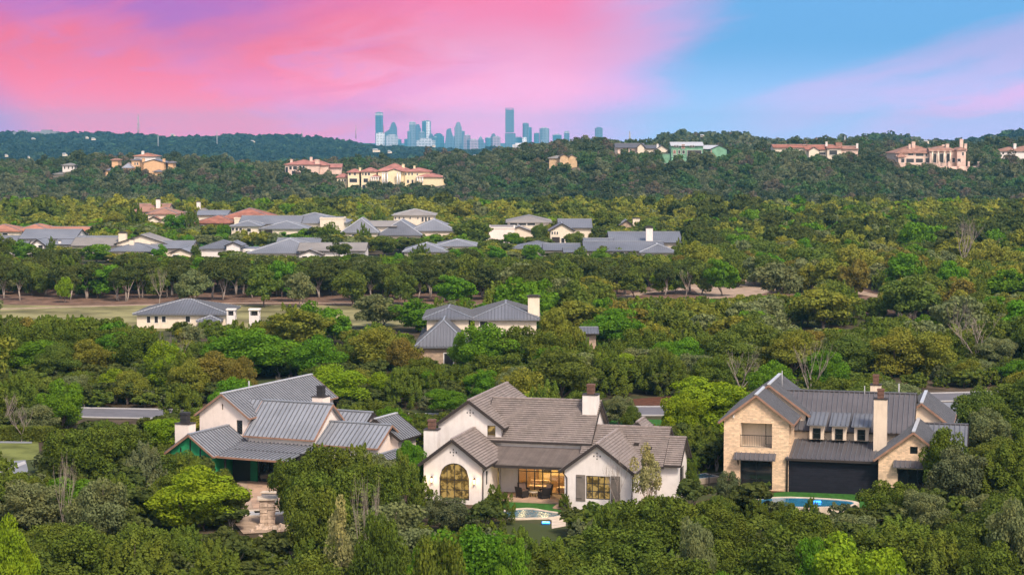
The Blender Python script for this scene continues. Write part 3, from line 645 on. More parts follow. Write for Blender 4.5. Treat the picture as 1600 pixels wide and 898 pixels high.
b = MB(); b.tube([(0, 0, .40), (0, 0, .46)], [.55, .55], 20); b.build('table_top', M['coping'], t)
for i in range(4):
    b = MB(); a = i*math.pi/2+.6; b.tube([(.35*math.cos(a), .35*math.sin(a), 0), (.25*math.cos(a), .25*math.sin(a), .4)], [.03, .03], 6); b.build('leg', M['rattan'], t)
# garden and pool behind the centre house
sheet('back_lawn', [hw(*p) for p in ((4.4, 1.9), (6.4, -.4), (9.0, -2.4), (11.4, -3.8), (12.6, -4.4), (12.9, -1.5), (11.2, -.2), (11.1, 1.85))], M['lawn'], .03)
def blob(cx, cy, rx, ry, rot, n=28, wob=.12, ph=0):
    return [(cx+math.cos(rot)*rx*(1+wob*math.sin(2*t+ph))*math.cos(t)-math.sin(rot)*ry*(1+wob*math.cos(3*t))*math.sin(t), cy+math.sin(rot)*rx*(1+wob*math.sin(2*t+ph))*math.cos(t)+math.cos(rot)*ry*(1+wob*math.cos(3*t))*math.sin(t)) for t in [2*math.pi*i/n for i in range(n)]]
def pool(name, label, c, rx, ry, rot, water, wob=.12, ph=0, raise_=0.0, cop=.55, wallm='coping'):
    P = empty(name, (c[0], c[1], 0), 0, label, 'pool')
    ob_ = blob(0, 0, rx+cop, ry+cop, rot, wob=wob, ph=ph); ib = blob(0, 0, rx, ry, rot, wob=wob, ph=ph); n = len(ob_); z = .10+raise_
    b = MB(); V = [(x, y, z) for x, y in ob_]+[(x, y, z) for x, y in ib]+[(x, y, -.3) for x, y in ob_]+[(x, y, z-.35) for x, y in ib]; F_ = []
    for i in range(n):
        j = (i+1) % n; F_ += [(i, j, n+j, n+i), (2*n+i, 2*n+j, j, i), (n+i, n+j, 3*n+j, 3*n+i)]
    b.add(V, F_); b.build('coping', M[wallm], P)
    b = MB(); b.prism([(x, y, z-.045) for x, y in ib], (0, 0, .01)); b.build('water', M[water], P)
    return P
pc = onground(829, 806); pool('garden_pool', 'small curved pool with stone coping below the centre lawn', (pc.x-.2, pc.y+.6), 2.4, 1.9, -.35, 'pool_water', wob=.16, ph=.6)
pl = onground(853, 819); q = MB(); q.box(-.32, .32, -.25, .25, 0, .10); tag(q.build('pool_light', M['pool_light'], None, (pl.x, pl.y, .12)), 'glowing blue pool light at the edge of the curved pool', 'pool light')
sheet('pool_terrace', [G(806, 794), G(832, 797), G(862, 806), G(884, 812), G(884, 822), G(862, 826), G(862, 813), G(845, 806), G(822, 803), G(804, 800)], M['coping'], .03)

# ================================================================== RIGHT HOUSE: cream stone, dark standing-seam roof
hr = empty('stone_house', (24.403, 175.369, 0), PHI, 'cream stone house with charcoal metal roofs, balcony and black screened porch', 'house', 'three large houses among the trees')
CS, SC, MD = M['cream_stone'], M['stucco_buff'], M['metal_roof_dark']
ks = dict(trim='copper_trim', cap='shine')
gable(hr, 'd', -2.72, 3.35, -.3, 5.6, 8.62, 6.08, CS, MD, holes={'front': [(-4.14, -1.32, 3.82, 6.05), (-4.12, -1.27, .12, 2.68)], 'right': [(.5, 2.0, 3.9, 6.1)]}, wname='front_wall', walls=('front', 'left', 'right'), over=.45, **ks)
# balcony recess
b = MB(); b.box(-4.14, -1.32, 1.6, 1.7, 3.82, 6.2); b.box(-4.16, -4.10, .22, 1.6, 3.82, 6.1); b.box(-1.36, -1.30, .22, 1.6, 3.82, 6.1); b.box(-4.2, -1.2, .22, 1.7, 6.06, 6.2); b.box(-4.2, -1.2, .22, 1.7, 3.72, 3.84); b.build('balcony_wall', SC, hr)
window(hr, Fm(1.52), -2.1, -1.45, 3.9, 5.95, 1, 1, name='balcony_door')
b = MB(); b.box(-4.14, -1.32, .03, .07, 4.92, 4.98); b.box(-4.14, -1.32, .03, .07, 3.92, 3.97)
for i in range(19): x = -4.10+i*.153; b.box(x-.011, x+.011, .04, .06, 3.95, 4.95)
b.build('railing', M['frame_black'], hr)
window(hr, Fm(0), -4.12, -1.27, .12, 2.68, 2, 3, name='garden_door', rec=.1, mull=.035)
def awning(P, x0, x1, d, z, out_=.75, drop=.5):
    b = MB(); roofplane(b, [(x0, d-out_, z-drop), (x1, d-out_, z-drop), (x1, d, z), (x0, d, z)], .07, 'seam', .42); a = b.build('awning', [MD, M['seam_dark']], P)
    c_ = MB()
    for x in (x0+.35, x1-.4): c_ = MB(); c_.bar((x, d-.02, z-1.1), (x, d-out_+.1, z-drop-.1), .06, .06); c_.bar((x, d-.03, z-1.15), (x, d-.03, z-.1), .06, .06); c_.build('bracket', M['dark_trim'], a)
awning(hr, -4.65, -.92, 0, 3.38)
gable(hr, 'd', -2.25, 3.75, 4.95, 13.6, 8.92, 6.20, SC, MD, wname='rear_wall', trim='copper_trim', cap='shine', rake=.3)
# main block with dormers
MW = MB()
gable(hr, 'w', 8.36, 4.05, -1.0, 10.85, 8.07, 4.97, SC, MD, wname='main_wall', trim='dark_trim', cap='dark', over=.35, walls=('front', 'back', 'right'))
for x in (1.62, 3.62, 5.60):
    b = MB(); b.box(x, x+1.28, 3.75, 4.66, 4.25, 5.62); dm = b.build('dormer', SC, hr)
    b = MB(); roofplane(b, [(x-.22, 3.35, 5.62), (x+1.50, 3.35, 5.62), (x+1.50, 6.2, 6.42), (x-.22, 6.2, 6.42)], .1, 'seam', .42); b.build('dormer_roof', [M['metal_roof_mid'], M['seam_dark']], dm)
    window(hr, Fm(3.70), x+.30, x+1.0, 4.30, 5.28, 1, 2, rec=-.02, fw=.06, name='dormer_window')
    b = MB()
# lean-to roof and screened porch
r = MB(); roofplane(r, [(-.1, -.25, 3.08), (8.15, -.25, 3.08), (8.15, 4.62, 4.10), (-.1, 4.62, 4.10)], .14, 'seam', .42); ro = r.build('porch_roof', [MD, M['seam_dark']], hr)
b = MB(); b.box(-.05, 8.1, -.33, -.25, 2.86, 3.06); b.build('gutter', M['dark_trim'], ro)
b = MB(); b.box(.16, 8.02, .10, .16, 0, 2.92); b.build('porch_screen', M['black_screen'], hr)
b = MB(); b.box(.02, .14, .02, .18, 0, 2.92); b.box(8.04, 8.14, .02, .18, 0, 2.92); b.box(.14, 8.04, .04, .18, 2.92, 3.0); b.build('screen_frame', M['dark_trim'], hr)
chimney(hr, 7.42, 8.56, 2.3, 3.2, 3.3, 8.22, SC, 'clay_pot', .92, potw=.55)
chimney(hr, 6.63, 7.58, 8.6, 9.5, 7.4, 8.72, SC, 'clay_pot', .95, potw=.5, name='chimney')
# right gabled wing
gable(hr, 'd', 11.10, 3.38, -1.3, 7.4, 5.95, 3.38, CS, MD, holes={'front': [(10.80, 11.46, 3.98, 4.62), (9.78, 12.3, .05, 2.62)]}, wname='wing_wall', **ks)
window(hr, Fm(-.95), 10.80, 11.46, 3.98, 4.62, 1, 1); window(hr, Fm(-.95), 9.78, 12.3, .05, 2.62, 3, 1, name='garden_door'); awning(hr, 9.42, 12.85, -.95, 3.38, .7, .5)
gable(hr, 'w', 7.3, 3.2, 10.0, 15.5, 5.55, 3.3, CS, M['metal_roof_mid'], wname='side_wall', walls=('front', 'back', 'right'), trim='dark_trim', cap='dark')
gable(hr, 'd', 11.3, 2.8, 8.0, 17, 7.3, 5.2, SC, MD, wname='garage_wall', **ks)
b = MB(); b.tube([(-1.4, 8, 8.0), (-1.4, 8, 9.9)], [.05, .05], 6); b.tube([(9.2, 9, 7.0), (9.2, 9, 8.9)], [.07, .07], 6); b.tube([(6.15, 8.2, 7.5), (6.15, 8.2, 8.7)], [.05, .05], 6)
b.build('vent_pipe', M['steel_grey'], hr)
for x, z in ((-4.75, 6.6), (9.0, 2.9)):
    b = MB(); b.box(x-.07, x+.07, -.05, -.004, z-.12, z+.12); b.build('soffit_lamp', M['white_trim'], hr)
downpipe(hr, [(.05, -.30, 3.0), (.03, -.06, 2.7), (.03, -.06, 0)])
def hrw(w, d):
    c_, s_ = math.cos(PHI), math.sin(PHI); return (24.403+w*c_-d*s_, 175.369+w*s_+d*c_)
sheet('back_lawn_east', [hrw(*p) for p in ((-4.6, -8.6), (-3.4, -3.6), (-1.6, -1.4), (0, -.1), (8.2, 0), (10, -1.4), (13, -1.6), (13, -5.5), (4, -6.8), (-1.0, -10.8), (-3.8, -10.2))], M['lawn'], .03)
sheet('flower_bed', [hrw(*p) for p in ((-6.4, -6.6), (-4.9, -2.4), (-4.9, -.1), (.0, -.1), (-1.8, -1.2), (-3.5, -3.4), (-4.9, -6.4))], M['mulch'], .05)
pp = onground(1232, 789, .4); pool('raised_pool', 'oval plunge pool with raised pale wall beside the black screened porch', (pp.x+1.0, pp.y-1.0), 4.3, 2.1, -.12, 'pool_blue', wob=.05, raise_=.75, cop=.45)
pl = onground(1277, 785, .8); q = MB(); q.box(-.3, .3, -.2, .2, 0, .1); tag(q.build('pool_light', M['pool_light'], None, (pl.x, pl.y, .86)), 'glowing blue pool light in the oval plunge pool', 'pool light')
fp = onground(1142, 794); q = MB(); q.tube([(0, 0, 0), (0, 0, .35), (0, 0, .36)], [1.5, 1.5, 1.42], 22); t = q.build('fire_pit', M['coping'], None, (fp.x, fp.y, 0)); tag(t, 'low round stone fire pit with dark bowl on the lawn by the stone house', 'fire pit')
q = MB(); q.tube([(0, 0, .365), (0, 0, .38)], [1.0, 1.0], 20); q.build('bowl', M['frame_black'], t)
# side gate and spa between the two houses
gx = onground(1110, 762); t = empty('garden_fence', (gx.x-1.9, gx.y-2.0, 0), R(42), 'dark metal picket fence between the white house and the stone house', 'fence')
b = MB(); b.box(0, 7, -.02, .02, 1.25, 1.3); b.box(0, 7, -.02, .02, .1, .15)
for i in range(48): b.box(i*.147-.012, i*.147+.012, -.012, .012, .1, 1.25)
b.build('railing', M['frame_black'], t)
for i in range(4): b = MB(); b.box(i*2.3, i*2.3+.07, -.04, .04, 0, 1.4); b.build('post', M['frame_black'], t)
sp_ = onground(1100, 756); t = empty('spa', (sp_.x, sp_.y+1.5, 0), R(35), 'small square blue spa with pale rim beside the dark fence', 'spa')
b = MB(); b.box(-1.3, 1.3, -1.1, 1.1, 0, .5); b.build('rim', M['coping'], t); b = MB(); b.box(-1.0, 1.0, -.8, .8, .5, .512); b.build('water', M['pool_blue'], t)

# ================================================================== LEFT HOUSE: under construction, green sheathing
PHL = -R(24)
hl = empty('unfinished_house', (-23.974, 180.809, 0), PHL, 'half built house with grey standing seam roofs and bright green sheathing boards', 'house', 'three large houses among the trees')
SP, MR = M['stucco_pink'], M['metal_roof']
kl = dict(trim='copper_trim', cap='cap')
gable(hl, 'd', -5.05, 3.0, 3.15, 20.2, 7.46, 5.32, SP, MR, holes={'front': [(-3.62, -2.98, 3.68, 5.02), (-5.22, -5.08, 5.9, 6.45)]}, wname='upper_wall', over=.35, trim='copper_trim', cap='shine')
window(hl, Fm(3.5), -3.62, -2.98, 3.68, 5.02, 1, 1); window(hl, Fm(3.5), -5.22, -5.08, 5.9, 6.45, 1, 1, fw=.02)
ro = gable(hl, 'w', 6.19, 3.6, -2.35, 5.2, 6.66, 3.78, SP, MR, wname='main_wall', over=.35, **kl)
b = MB(); roofplane(b, [(-2.35, 3.7, 4.67), (-2.35, 6.19, 6.66), (-4.2, 6.19, 6.66)]); roofplane(b, [(-2.35, 8.68, 4.67), (-4.2, 6.19, 6.66), (-2.35, 6.19, 6.66)]); b.build('valley_roof', [MR, M['seam_dark']], hl)
r = MB(); roofplane(r, [(-3.6, -2.6, 2.62), (5.2, -2.6, 2.62), (5.2, 2.95, 3.16), (-3.6, 2.95, 3.16)], .14, 'seam', .42); ro = r.build('porch_roof', [MR, M['seam_dark']], hl)
b = MB(); b.box(-2.2, 5.25, -2.70, -2.6, 2.44, 2.60); b.build('trim', M['copper_trim'], ro)
gable(hl, 'd', -4.50, 2.62, -3.3, 3.45, 4.50, 2.66, M['green_sheathing'], MR, wname='green_wall', walls=('front', 'left', 'right'), holes={'front': [(-5.5, -3.5, .1, 2.3)]}, **kl)
b = MB()
for x in (-5.55, -4.52, -3.46): b.box(x-.05, x+.05, -3.02, -2.955, 2.35, 3.95 if x == -4.52 else 3.2)
b.box(-6.6, -2.4, -3.02, -2.956, 2.28, 2.36); b.build('stud', M['frame_black'], hl)
# porch front
b = MB(); b.box(-1.9, .02, 0, .2, 0, 2.9); b.box(.0, 6.5, 0, .2, 2.2, 2.9); b.box(5.8, 6.5, 0, .2, 0, 2.2); b.build('porch_wall', M['frame_black'], hl)
b = MB(); b.box(.04, .80, -.08, -.02, .02, 2.2); dr = b.build('door', M['green_door'], hl); dr['label'] = 'plain green door'
window(hl, Fm(0), .85, 5.75, .02, 2.2, 5, 1, name='glass_wall')
b = MB(); b.box(-1.3, -1.15, -2.4, -2.25, 0, 2.5); b.box(4.9, 5.05, -2.4, -2.25, 0, 2.5); b.build('porch_post', M['frame_black'], hl)
chimney(hl, -7.62, -6.12, -.8, .4, -.3, 4.98, SP, 'dark_pot', 1.05, potw=.66)
chimney(hl, 2.75, 3.95, 6.6, 7.9, 5.6, 7.15, SP, 'dark_pot', 1.05, potw=.60)
gable(hl, 'w', 6.2, 2.9, 4.4, 11.4, 5.06, 3.3, SP, MR, wname='side_wall', **kl)
gable(hl, 'd', 9.6, 2.6, 6.3, 10.6, 5.5, 3.7, SP, MR, wname='garage_wall', trim='dark_trim', cap='shine')
gable(hl, 'w', 9.6, 3.0, 3.0, 7.6, 5.6, 3.7, SP, MR, wname='rear_wall', trim='dark_trim', cap='cap')
gable(hl, 'd', 12.4, 1.3, 1.0, 5.2, 3.0, 2.3, M['limestone'], MR, wname='shed_wall', **kl)
for x, d in ((-6.9, 10),): b = MB(); b.tube([(-5.6, 9, 7.0), (-5.6, 9, 8.0)], [.08, .08], 7); b.build('vent_pipe', M['steel_grey'], hl)
# its patio: paving, stone barbecue, outdoor kitchen cabinet, rubble
sheet('patio_paving', [G(375, 752), G(432, 752), G(446, 775), G(452, 830), G(380, 834), G(352, 800), G(300, 788), G(210, 776), G(232, 762), G(330, 768)], M['dirt'], .03)
sheet('patio_slab', [G(386, 752), G(432, 753), G(440, 768), G(436, 800), G(398, 802), G(388, 770)], M['patio'], .05)
g_ = onground(422, 785); t = empty('outdoor_kitchen', (g_.x, g_.y, 0), R(-8), 'grey outdoor kitchen cabinet with double doors on the patio', 'cabinet')
b = MB(); b.box(-.65, .65, -.4, .4, .08, .88); b.build('cabinet_body', M['steel_grey'], t); b = MB(); b.box(-.75, .75, -.48, .48, .883, .96); b.build('worktop', M['coping'], t)
for x in (-.61, .03): b = MB(); b.box(x, x+.58, -.43, -.405, .14, .82); d_ = b.build('door', M['deck_grey'], t); c2 = MB(); c2.box(x+.27, x+.30, -.45, -.432, .4, .6); c2.build('handle', M['frame_black'], d_)
def rubble_stack(x, y, w, h, n, rng, name, label, cat):
    b = MB(); z = 0
    while z < h:
        dz = rng.uniform(.18, .34); k = max(2, int(w/.5)); 
        for i in range(k):
            a = -w/2+w*i/k; b.box(a+.01, a+w/k-.01+rng.uniform(-.02, .02), -w/2+rng.uniform(-.08, .08), w/2+rng.uniform(-.08, .08), z, z+dz-.015)
        z += dz
    t = b.build(name, M['limestone'], None, (x, y, 0), .15); tag(t, label, cat)
    return t, z
rng = random.Random(4)
s_ = onground(418, 818); t, z = rubble_stack(s_.x, s_.y, 1.25, 2.0, 0, rng, 'stone_pillar', 'rough stacked limestone pillar with pale cap slab on the patio', 'pillar')
b = MB(); b.box(-.80, .80, -.78, .78, z, z+.10); b.build('cap', M['coping'], t)
BO = []
for i in range(11):
    q = onground(rng.uniform(392, 448), rng.uniform(824, 840)); b = MB(); s0 = rng.uniform(.25, .6)
    pts = [Vector((math.cos(a)*s0*rng.uniform(.6, 1), math.sin(a)*s0*rng.uniform(.6, 1), 0)) for a in [k*math.pi/3 for k in range(6)]]
    b.add(pts+[p*.6+Vector((0, 0, s0*rng.uniform(.5, .9))) for p in pts], [(0, 1, 2, 3, 4, 5), (11, 10, 9, 8, 7, 6)]+[(k, (k+1) % 6, 6+(k+1) % 6, 6+k) for k in range(6)])
    t = b.build('boulder', M['limestone'], None, (q.x, q.y, T1(q.x, q.y)-.03), rng.uniform(0, 6)); tag(t, 'pale limestone boulder', 'boulder', 'limestone rubble below the stone pillar'); BO.append(t)
pq = onground(428, 800); pool('unfilled_pool', 'small pale empty basin beside the rough stone pillar', (pq.x-.9, pq.y-.6), 2.0, 1.0, .1, 'concrete', wob=.05)
BO.sort(key=lambda t: t.location.x)
for i, t in enumerate(BO): t['label'] = '%s pale boulder from the left in the rubble at the foot of the stone pillar' % ('first', 'second', 'third', 'fourth', 'fifth', 'sixth', 'seventh', 'eighth', 'ninth', 'tenth', 'last')[i]
# the long stone garden wall seen between the trees in front of the left house
a_, b2 = onground(215, 776), onground(352, 772)
t = empty('rubble_wall', (a_.x, a_.y, 0), math.atan2(b2.y-a_.y, b2.x-a_.x), 'low pale rubble garden wall half hidden by trees beside the patio', 'wall')
rng = random.Random(9); b = MB(); L_ = (b2-a_).length; z = 0
for row in range(4):
    x = 0
    while x < L_: w_ = rng.uniform(.3, .8); b.box(x+.01, min(x+w_, L_)-.01, -.2+rng.uniform(-.04, .04), .2, z, z+.2); x += w_
    z += .205
b.build('stones', M['limestone'], t); b = MB(); b.box(0, L_, -.25, .25, z, z+.08); b.build('cap', M['coping'], t)
# ------------------------------------------------------------------ more distant houses: every block is a real volume with its own depth
KEEP = []   # (x0, x1, y0, y1, distance): parts of the view that trees nearer than the distance leave open
def keep(x0, x1, y0, y1, Y): KEEP.append((x0, x1, y0, y1, Y))
def far_house(name, label, Y, mw, mr, vols, wins=(), chims=(), cols=(), group=None, cat='house', cap='metal_roof_far', capw=.3, win_mat='glass_far', kp=True):
    """vols: (x0, x1, ridge_y, eave_y, base_y, offset, depth, kind[, wall, roof]); kind hip, gw (ridge along the front), gd (gable to the front), flat."""
    xm = (min(v_[0] for v_ in vols)+max(v_[1] for v_ in vols))/2; o0 = at(xm, 300, Y); gz = T1(o0.x, Y)
    P = empty(name, (o0.x, Y, gz), 0, label, cat, group)
    S = Y/FPX
    for v_ in vols:
        x0, x1, yr, ye, yb, off, dep, kind = v_[:8]; w_ = v_[8] if len(v_) > 8 else mw; r_ = v_[9] if len(v_) > 9 else mr
        Yf = Y+off; a = at(x0, ye, Yf); b = at(x1, ye, Yf); zb = min(at(x0, yb, Yf).z, T1(a.x, Yf))-gz-1.0; ze = a.z-gz
        X0, X1 = a.x-o0.x, b.x-o0.x
        ww = X1-X0
        yr_at = Yf+(dep/2 if kind in ('hip', 'gw') else 0)
        if kind == 'hip' and ww < dep: yr_at = Yf+ww/2
        zr = at(x0, yr, yr_at).z-gz if kind != 'flat' else ze
        zr = max(zr, ze+.25*min(ww, dep)/2) if kind != 'flat' else ze
        ovr = .6 if Y < 800 else .8
        if kp and kind: keep(x0+(x1-x0)*.06, x1-(x1-x0)*.06, yr-1, ye+(yb-ye)*(.15 if Y < 900 else .75), Yf)
        b_ = MB()
        if kind == 'flat':
            t = .35; b_.box(X0, X1, off, off+dep, zb, ze-.45); b_.box(X0-.12, X1+.12, off-.12, off+dep+.12, ze-.45, ze)
            b_.build('wall', M[w_], P); r2 = MB(); r2.box(X0+.3, X1-.3, off+.3, off+dep-.3, ze+.003, ze+.05); r2.build('roof', M[r_], P); continue
        if kind == 'hip':
            b_.box(X0+ovr, X1-ovr, off+ovr, off+dep-ovr, zb, ze-.16); b_.build('wall', M[w_], P)
            hip(P, X0, X1, off, off+dep, ze, zr, M[r_], style='plain' if Y > 400 else 'seam', cap=cap, thick=.25, capw=capw)
        else:
            c_, half, ax, a0, a1 = ((off+dep/2), dep/2, 'w', X0, X1) if kind == 'gw' else ((X0+X1)/2, ww/2, 'd', off, off+dep)
            gable(P, ax, c_, half, a0, a1, zr, ze, M[w_], M[r_], zb=zb, over=min(ovr, half*.4), rake=.4, style='plain' if Y > 400 else 'seam', trim='dark_trim', cap='cap')
    for w_ in wins:
        x0, x1, y0, y1, off = w_[:5]; m_ = w_[5] if len(w_) > 5 else win_mat; Yf = Y+off
        a = at(x0, y0, Yf); b = at(x1, y1, Yf); q = MB(); X0, X1, z0, z1 = a.x-o0.x, b.x-o0.x, b.z-gz, a.z-gz; fw = min(.12, (X1-X0)*.12)
        q.box(X0-fw, X1+fw, off-.06, off+.10, z0-fw, z0, 0); q.box(X0-fw, X1+fw, off-.06, off+.10, z1, z1+fw, 0)
        q.box(X0-fw, X0, off-.06, off+.10, z0, z1, 0); q.box(X1, X1+fw, off-.06, off+.10, z0, z1, 0)
        nm = 'garage_door' if m_ == 'garage' else 'window'
        wo = q.build(nm, M['white_trim' if m_ != 'garage' else 'dark_trim'], P); g = MB(); g.box(X0+.003, X1-.003, off-.03, off+.08, z0+.003, z1-.003)
        g.build('pane' if nm == 'window' else 'panel', M['dark_trim' if m_ == 'garage' else m_], wo)
    for ch in chims:
        x0, x1, yt, yb, off = ch[:5]; m_ = ch[5] if len(ch) > 5 else mw; Yf = Y+off; a = at(x0, yt, Yf); b = at(x1, yb, Yf); X0, X1 = a.x-o0.x, b.x-o0.x; h = a.z-b.z
        q = MB(); q.box(X0, X1, off, off+(X1-X0)*.9, b.z-gz-1.5, a.z-gz-.12*h); co = q.build('chimney', M[m_], P)
        q = MB(); q.box(X0-.15, X1+.15, off-.15, off+(X1-X0)*.9+.15, a.z-gz-.12*h+.003, a.z-gz-.05*h); q.box(X0+.2, X1-.2, off+.2, off+(X1-X0)*.9-.2, a.z-gz-.05*h, a.z-gz); q.build('cap', M['dark_trim' if Y < 800 else m_], co)
    for c in cols:
        x, yt, yb, off, m_ = c; a = at(x, yt, Y+off); b = at(x, yb, Y+off); q = MB(); r_ = .3+.12*(Y > 800)*3*.3
        q.tube([(a.x-o0.x, off, b.z-gz), (a.x-o0.x, off, a.z-gz)], [r_*1.1, r_*.9], 8); q.box(a.x-o0.x-r_*1.5, a.x-o0.x+r_*1.5, off-r_*1.5, off+r_*1.5, a.z-gz, a.z-gz+.3); q.build('column', M[m_], P)
    return P
MF, MF2, RT = 'metal_roof_far', 'metal_roof_far2', 'red_tile'
# ---- the two houses in the middle distance
far_house('hip_roof_house', 'small cream house with grey hipped metal roof at the near edge of the fairway', 330, 'stucco_cream', 'metal_roof_far2',
    [(207, 357, 471, 490, 520, 0, 15, 'hip'), (306, 345, 493, 501, 520, -2.5, 8, 'hip')],
    [(229.5, 235, 494, 504, .6), (241.5, 247, 494, 504, .6), (253, 259, 494, 503, .6), (290, 297, 494, 503, .6)], [], group='grey roofed houses by the fairway', cap='roof_shine', capw=.22)
for i, (x0, x1, l) in enumerate(((355, 368, 'white square chimney tower with openings beside the small hipped house'), (390, 406, 'white square chimney tower standing apart among the bright green trees'))):
    a = at(x0, 482, 322); b = at(x1, 504, 322); w_ = b.x-a.x; t = empty('chimney_tower', ((a.x+b.x)/2, 322, 0), 0, l, 'chimney', 'white chimney towers by the hipped house')
    q = MB(); q.box(-w_/2, w_/2, -w_/2, w_/2, 0, a.z-1.1); q.box(-w_/2-.12, w_/2+.12, -w_/2-.12, w_/2+.12, a.z-.22, a.z)
    for sx in (-1, 1):
        for sy in (-1, 1): q.box(sx*w_/2-(.22 if sx > 0 else 0), sx*w_/2+(.22 if sx < 0 else 0), sy*w_/2-(.22 if sy > 0 else 0), sy*w_/2+(.22 if sy < 0 else 0), a.z-1.1, a.z-.22)
    q.build('shaft', M['stucco_white'], t); q = MB(); q.box(-w_*.25, w_*.25, -w_*.25, w_*.25, a.z-1.1, a.z-.45); q.build('flue', M['dark_pot'], t); keep(x0-2, x1+2, 480, 500, 322)
far_house('low_roof_house', 'rambling stone house with grey hipped roofs and a broad chimney in the woods', 272, 'stucco_cream', 'metal_roof_far2',
    [(660, 739, 481, 497, 520, 6, 13, 'hip'), (735, 845, 474, 498, 520, 7, 16, 'hip'), (648, 735, 500, 541, 578, -3, 22, 'hip', 'rubble_stone'), (906, 936, 511, 521, 540, 4, 6, 'gw', 'rubble_stone')],
    [(694, 708, 552, 572, -2.4), (718, 732, 552, 572, -2.4), (750, 762, 502, 512, 7.5)], [(825, 843, 461, 485, 9)], group='grey roofed houses by the fairway', cap='metal_roof', capw=.22)
g0 = at(690, 560, 269)
# ---- the neighbourhood on the plateau
NG = 'houses of the neighbourhood on the plateau'
far_house('villa', 'long villa with orange-red tile roofs at the edge of the plateau', 600, 'stucco_cream', 'red_tile_pale',
    [(-40, 34, 352, 361, 376, 0, 16, 'hip'), (10, 84, 350, 363, 380, 3, 20, 'hip'), (70, 135, 354, 366, 380, 6, 16, 'gw')], [(4, 12, 364, 368, .5)], group=NG)
far_house('villa', 'white gabled house with blue-grey metal roof below the orange-red villa', 540, 'stucco_white', MF,
    [(28, 118, 358, 373, 392, 10, 18, 'gw'), (45, 72, 374, 384, 402, 0, 14, 'gd'), (84, 176, 369, 382, 398, 5, 16, 'gw'), (-30, 45, 368, 380, 396, 8, 14, 'gw')], [(52, 57, 384, 388, .3), (60, 67, 383, 388, .3), (108, 120, 388, 392, 5.4)], [(91, 95, 375, 383, 6)], group=NG)
far_house('villa', 'pale house with broad gable, square white chimney and metal roofs among treetops', 520, 'stucco_cream', MF,
    [(163, 250, 379, 392, 404, 0, 14, 'hip'), (178, 262, 367, 381, 396, 12, 14, 'gd', 'stucco_cream', 'metal_roof_taupe'), (232, 300, 376, 388, 408, 8, 14, 'gw'), (262, 302, 388, 396, 412, -2, 12, 'gd'), (110, 190, 371, 384, 398, 12, 13, 'gw', 'stucco_cream', 'metal_roof_taupe')],
    [(270, 280, 398, 404, -1.7), (194, 206, 393, 398, .5), (225, 240, 393, 398, .5)], [(185, 197, 362, 380, 14), (202, 209, 373, 384, 5)], group=NG)
far_house('villa', 'grey roofed house with small pale gable among the treetops', 535, 'stucco_white', MF2,
    [(308, 378, 375, 388, 402, 0, 14, 'hip'), (350, 378, 378, 384, 402, -2, 10, 'gd'), (376, 440, 380, 389, 402, 3, 12, 'flat')], [(384, 396, 392, 397, 2.8)], group=NG)
far_house('villa', 'large house with rust-red hipped roofs and brown stone walls', 660, 'rubble_stone', RT,
    [(300, 372, 336, 348, 364, 0, 18, 'hip'), (340, 428, 325, 341, 356, 6, 22, 'hip', 'stucco_cream'), (305, 356, 329, 336, 345, 20, 14, 'gw', 'stucco_cream', MF), (366, 400, 338, 340, 352, -2, 8, 'flat', 'stucco_cream')], [(346, 352, 352, 357, .6), (312, 318, 352, 357, .6)], group=NG)
far_house('villa', 'tall cream house with brown tile roof and arched garage behind the lawn', 672, 'stucco_cream', 'brown_tile',
    [(228, 278, 325, 334, 362, 4, 16, 'hip'), (230, 250, 338, 343, 361, 0, 10, 'gd'), (255, 292, 345, 350, 361, -2, 12, 'gw')], [(262, 276, 353, 360, -1.7, 'garage'), (279, 289, 353, 360, -1.7, 'garage'), (236, 240, 346, 352, .3)], group=NG)
far_house('villa', 'distant house with grey roof and two little white bell chimneys', 715, 'stucco_cream', 'metal_roof_taupe',
    [(208, 262, 318, 331, 345, 0, 18, 'gw', 'stucco_cream', 'brown_tile'), (275, 335, 322, 331, 345, 4, 14, 'hip')], [], [(243.5, 250, 310, 322, 4, 'stucco_white'), (307, 313, 314, 326, 6, 'stucco_white')], group=NG)
far_house('villa', 'wide cream villa with stepped grey metal roofs and dark garage door', 600, 'stucco_cream', MF,
    [(358, 408, 345, 353, 372, 0, 14, 'hip'), (372, 470, 337, 350, 365, 12, 18, 'gw'), (404, 482, 346, 357, 372, 0, 16, 'hip'), (430, 542, 333, 348, 362, 14, 22, 'hip'), (500, 537, 339, 340, 352, 12, 8, 'flat')],
    [(414, 425, 360, 371, .5, 'garage'), (362, 366, 356, 360, .5), (368, 372, 356, 360, .5), (374, 378, 356, 360, .5), (386, 392, 357, 362, .5)], [], group=NG, cap='roof_shine')
far_house('villa', 'grey roofed house with dark garage between the stepped villa and the tower house', 585, 'stucco_cream', MF,
    [(532, 592, 341, 363, 386, 0, 20, 'hip'), (570, 620, 345, 354, 370, 8, 16, 'gw', 'stucco_cream', 'metal_roof_taupe')], [(547, 566, 373, 385, .5, 'garage'), (550, 556, 366, 369, .5)], group=NG, cap='roof_shine')
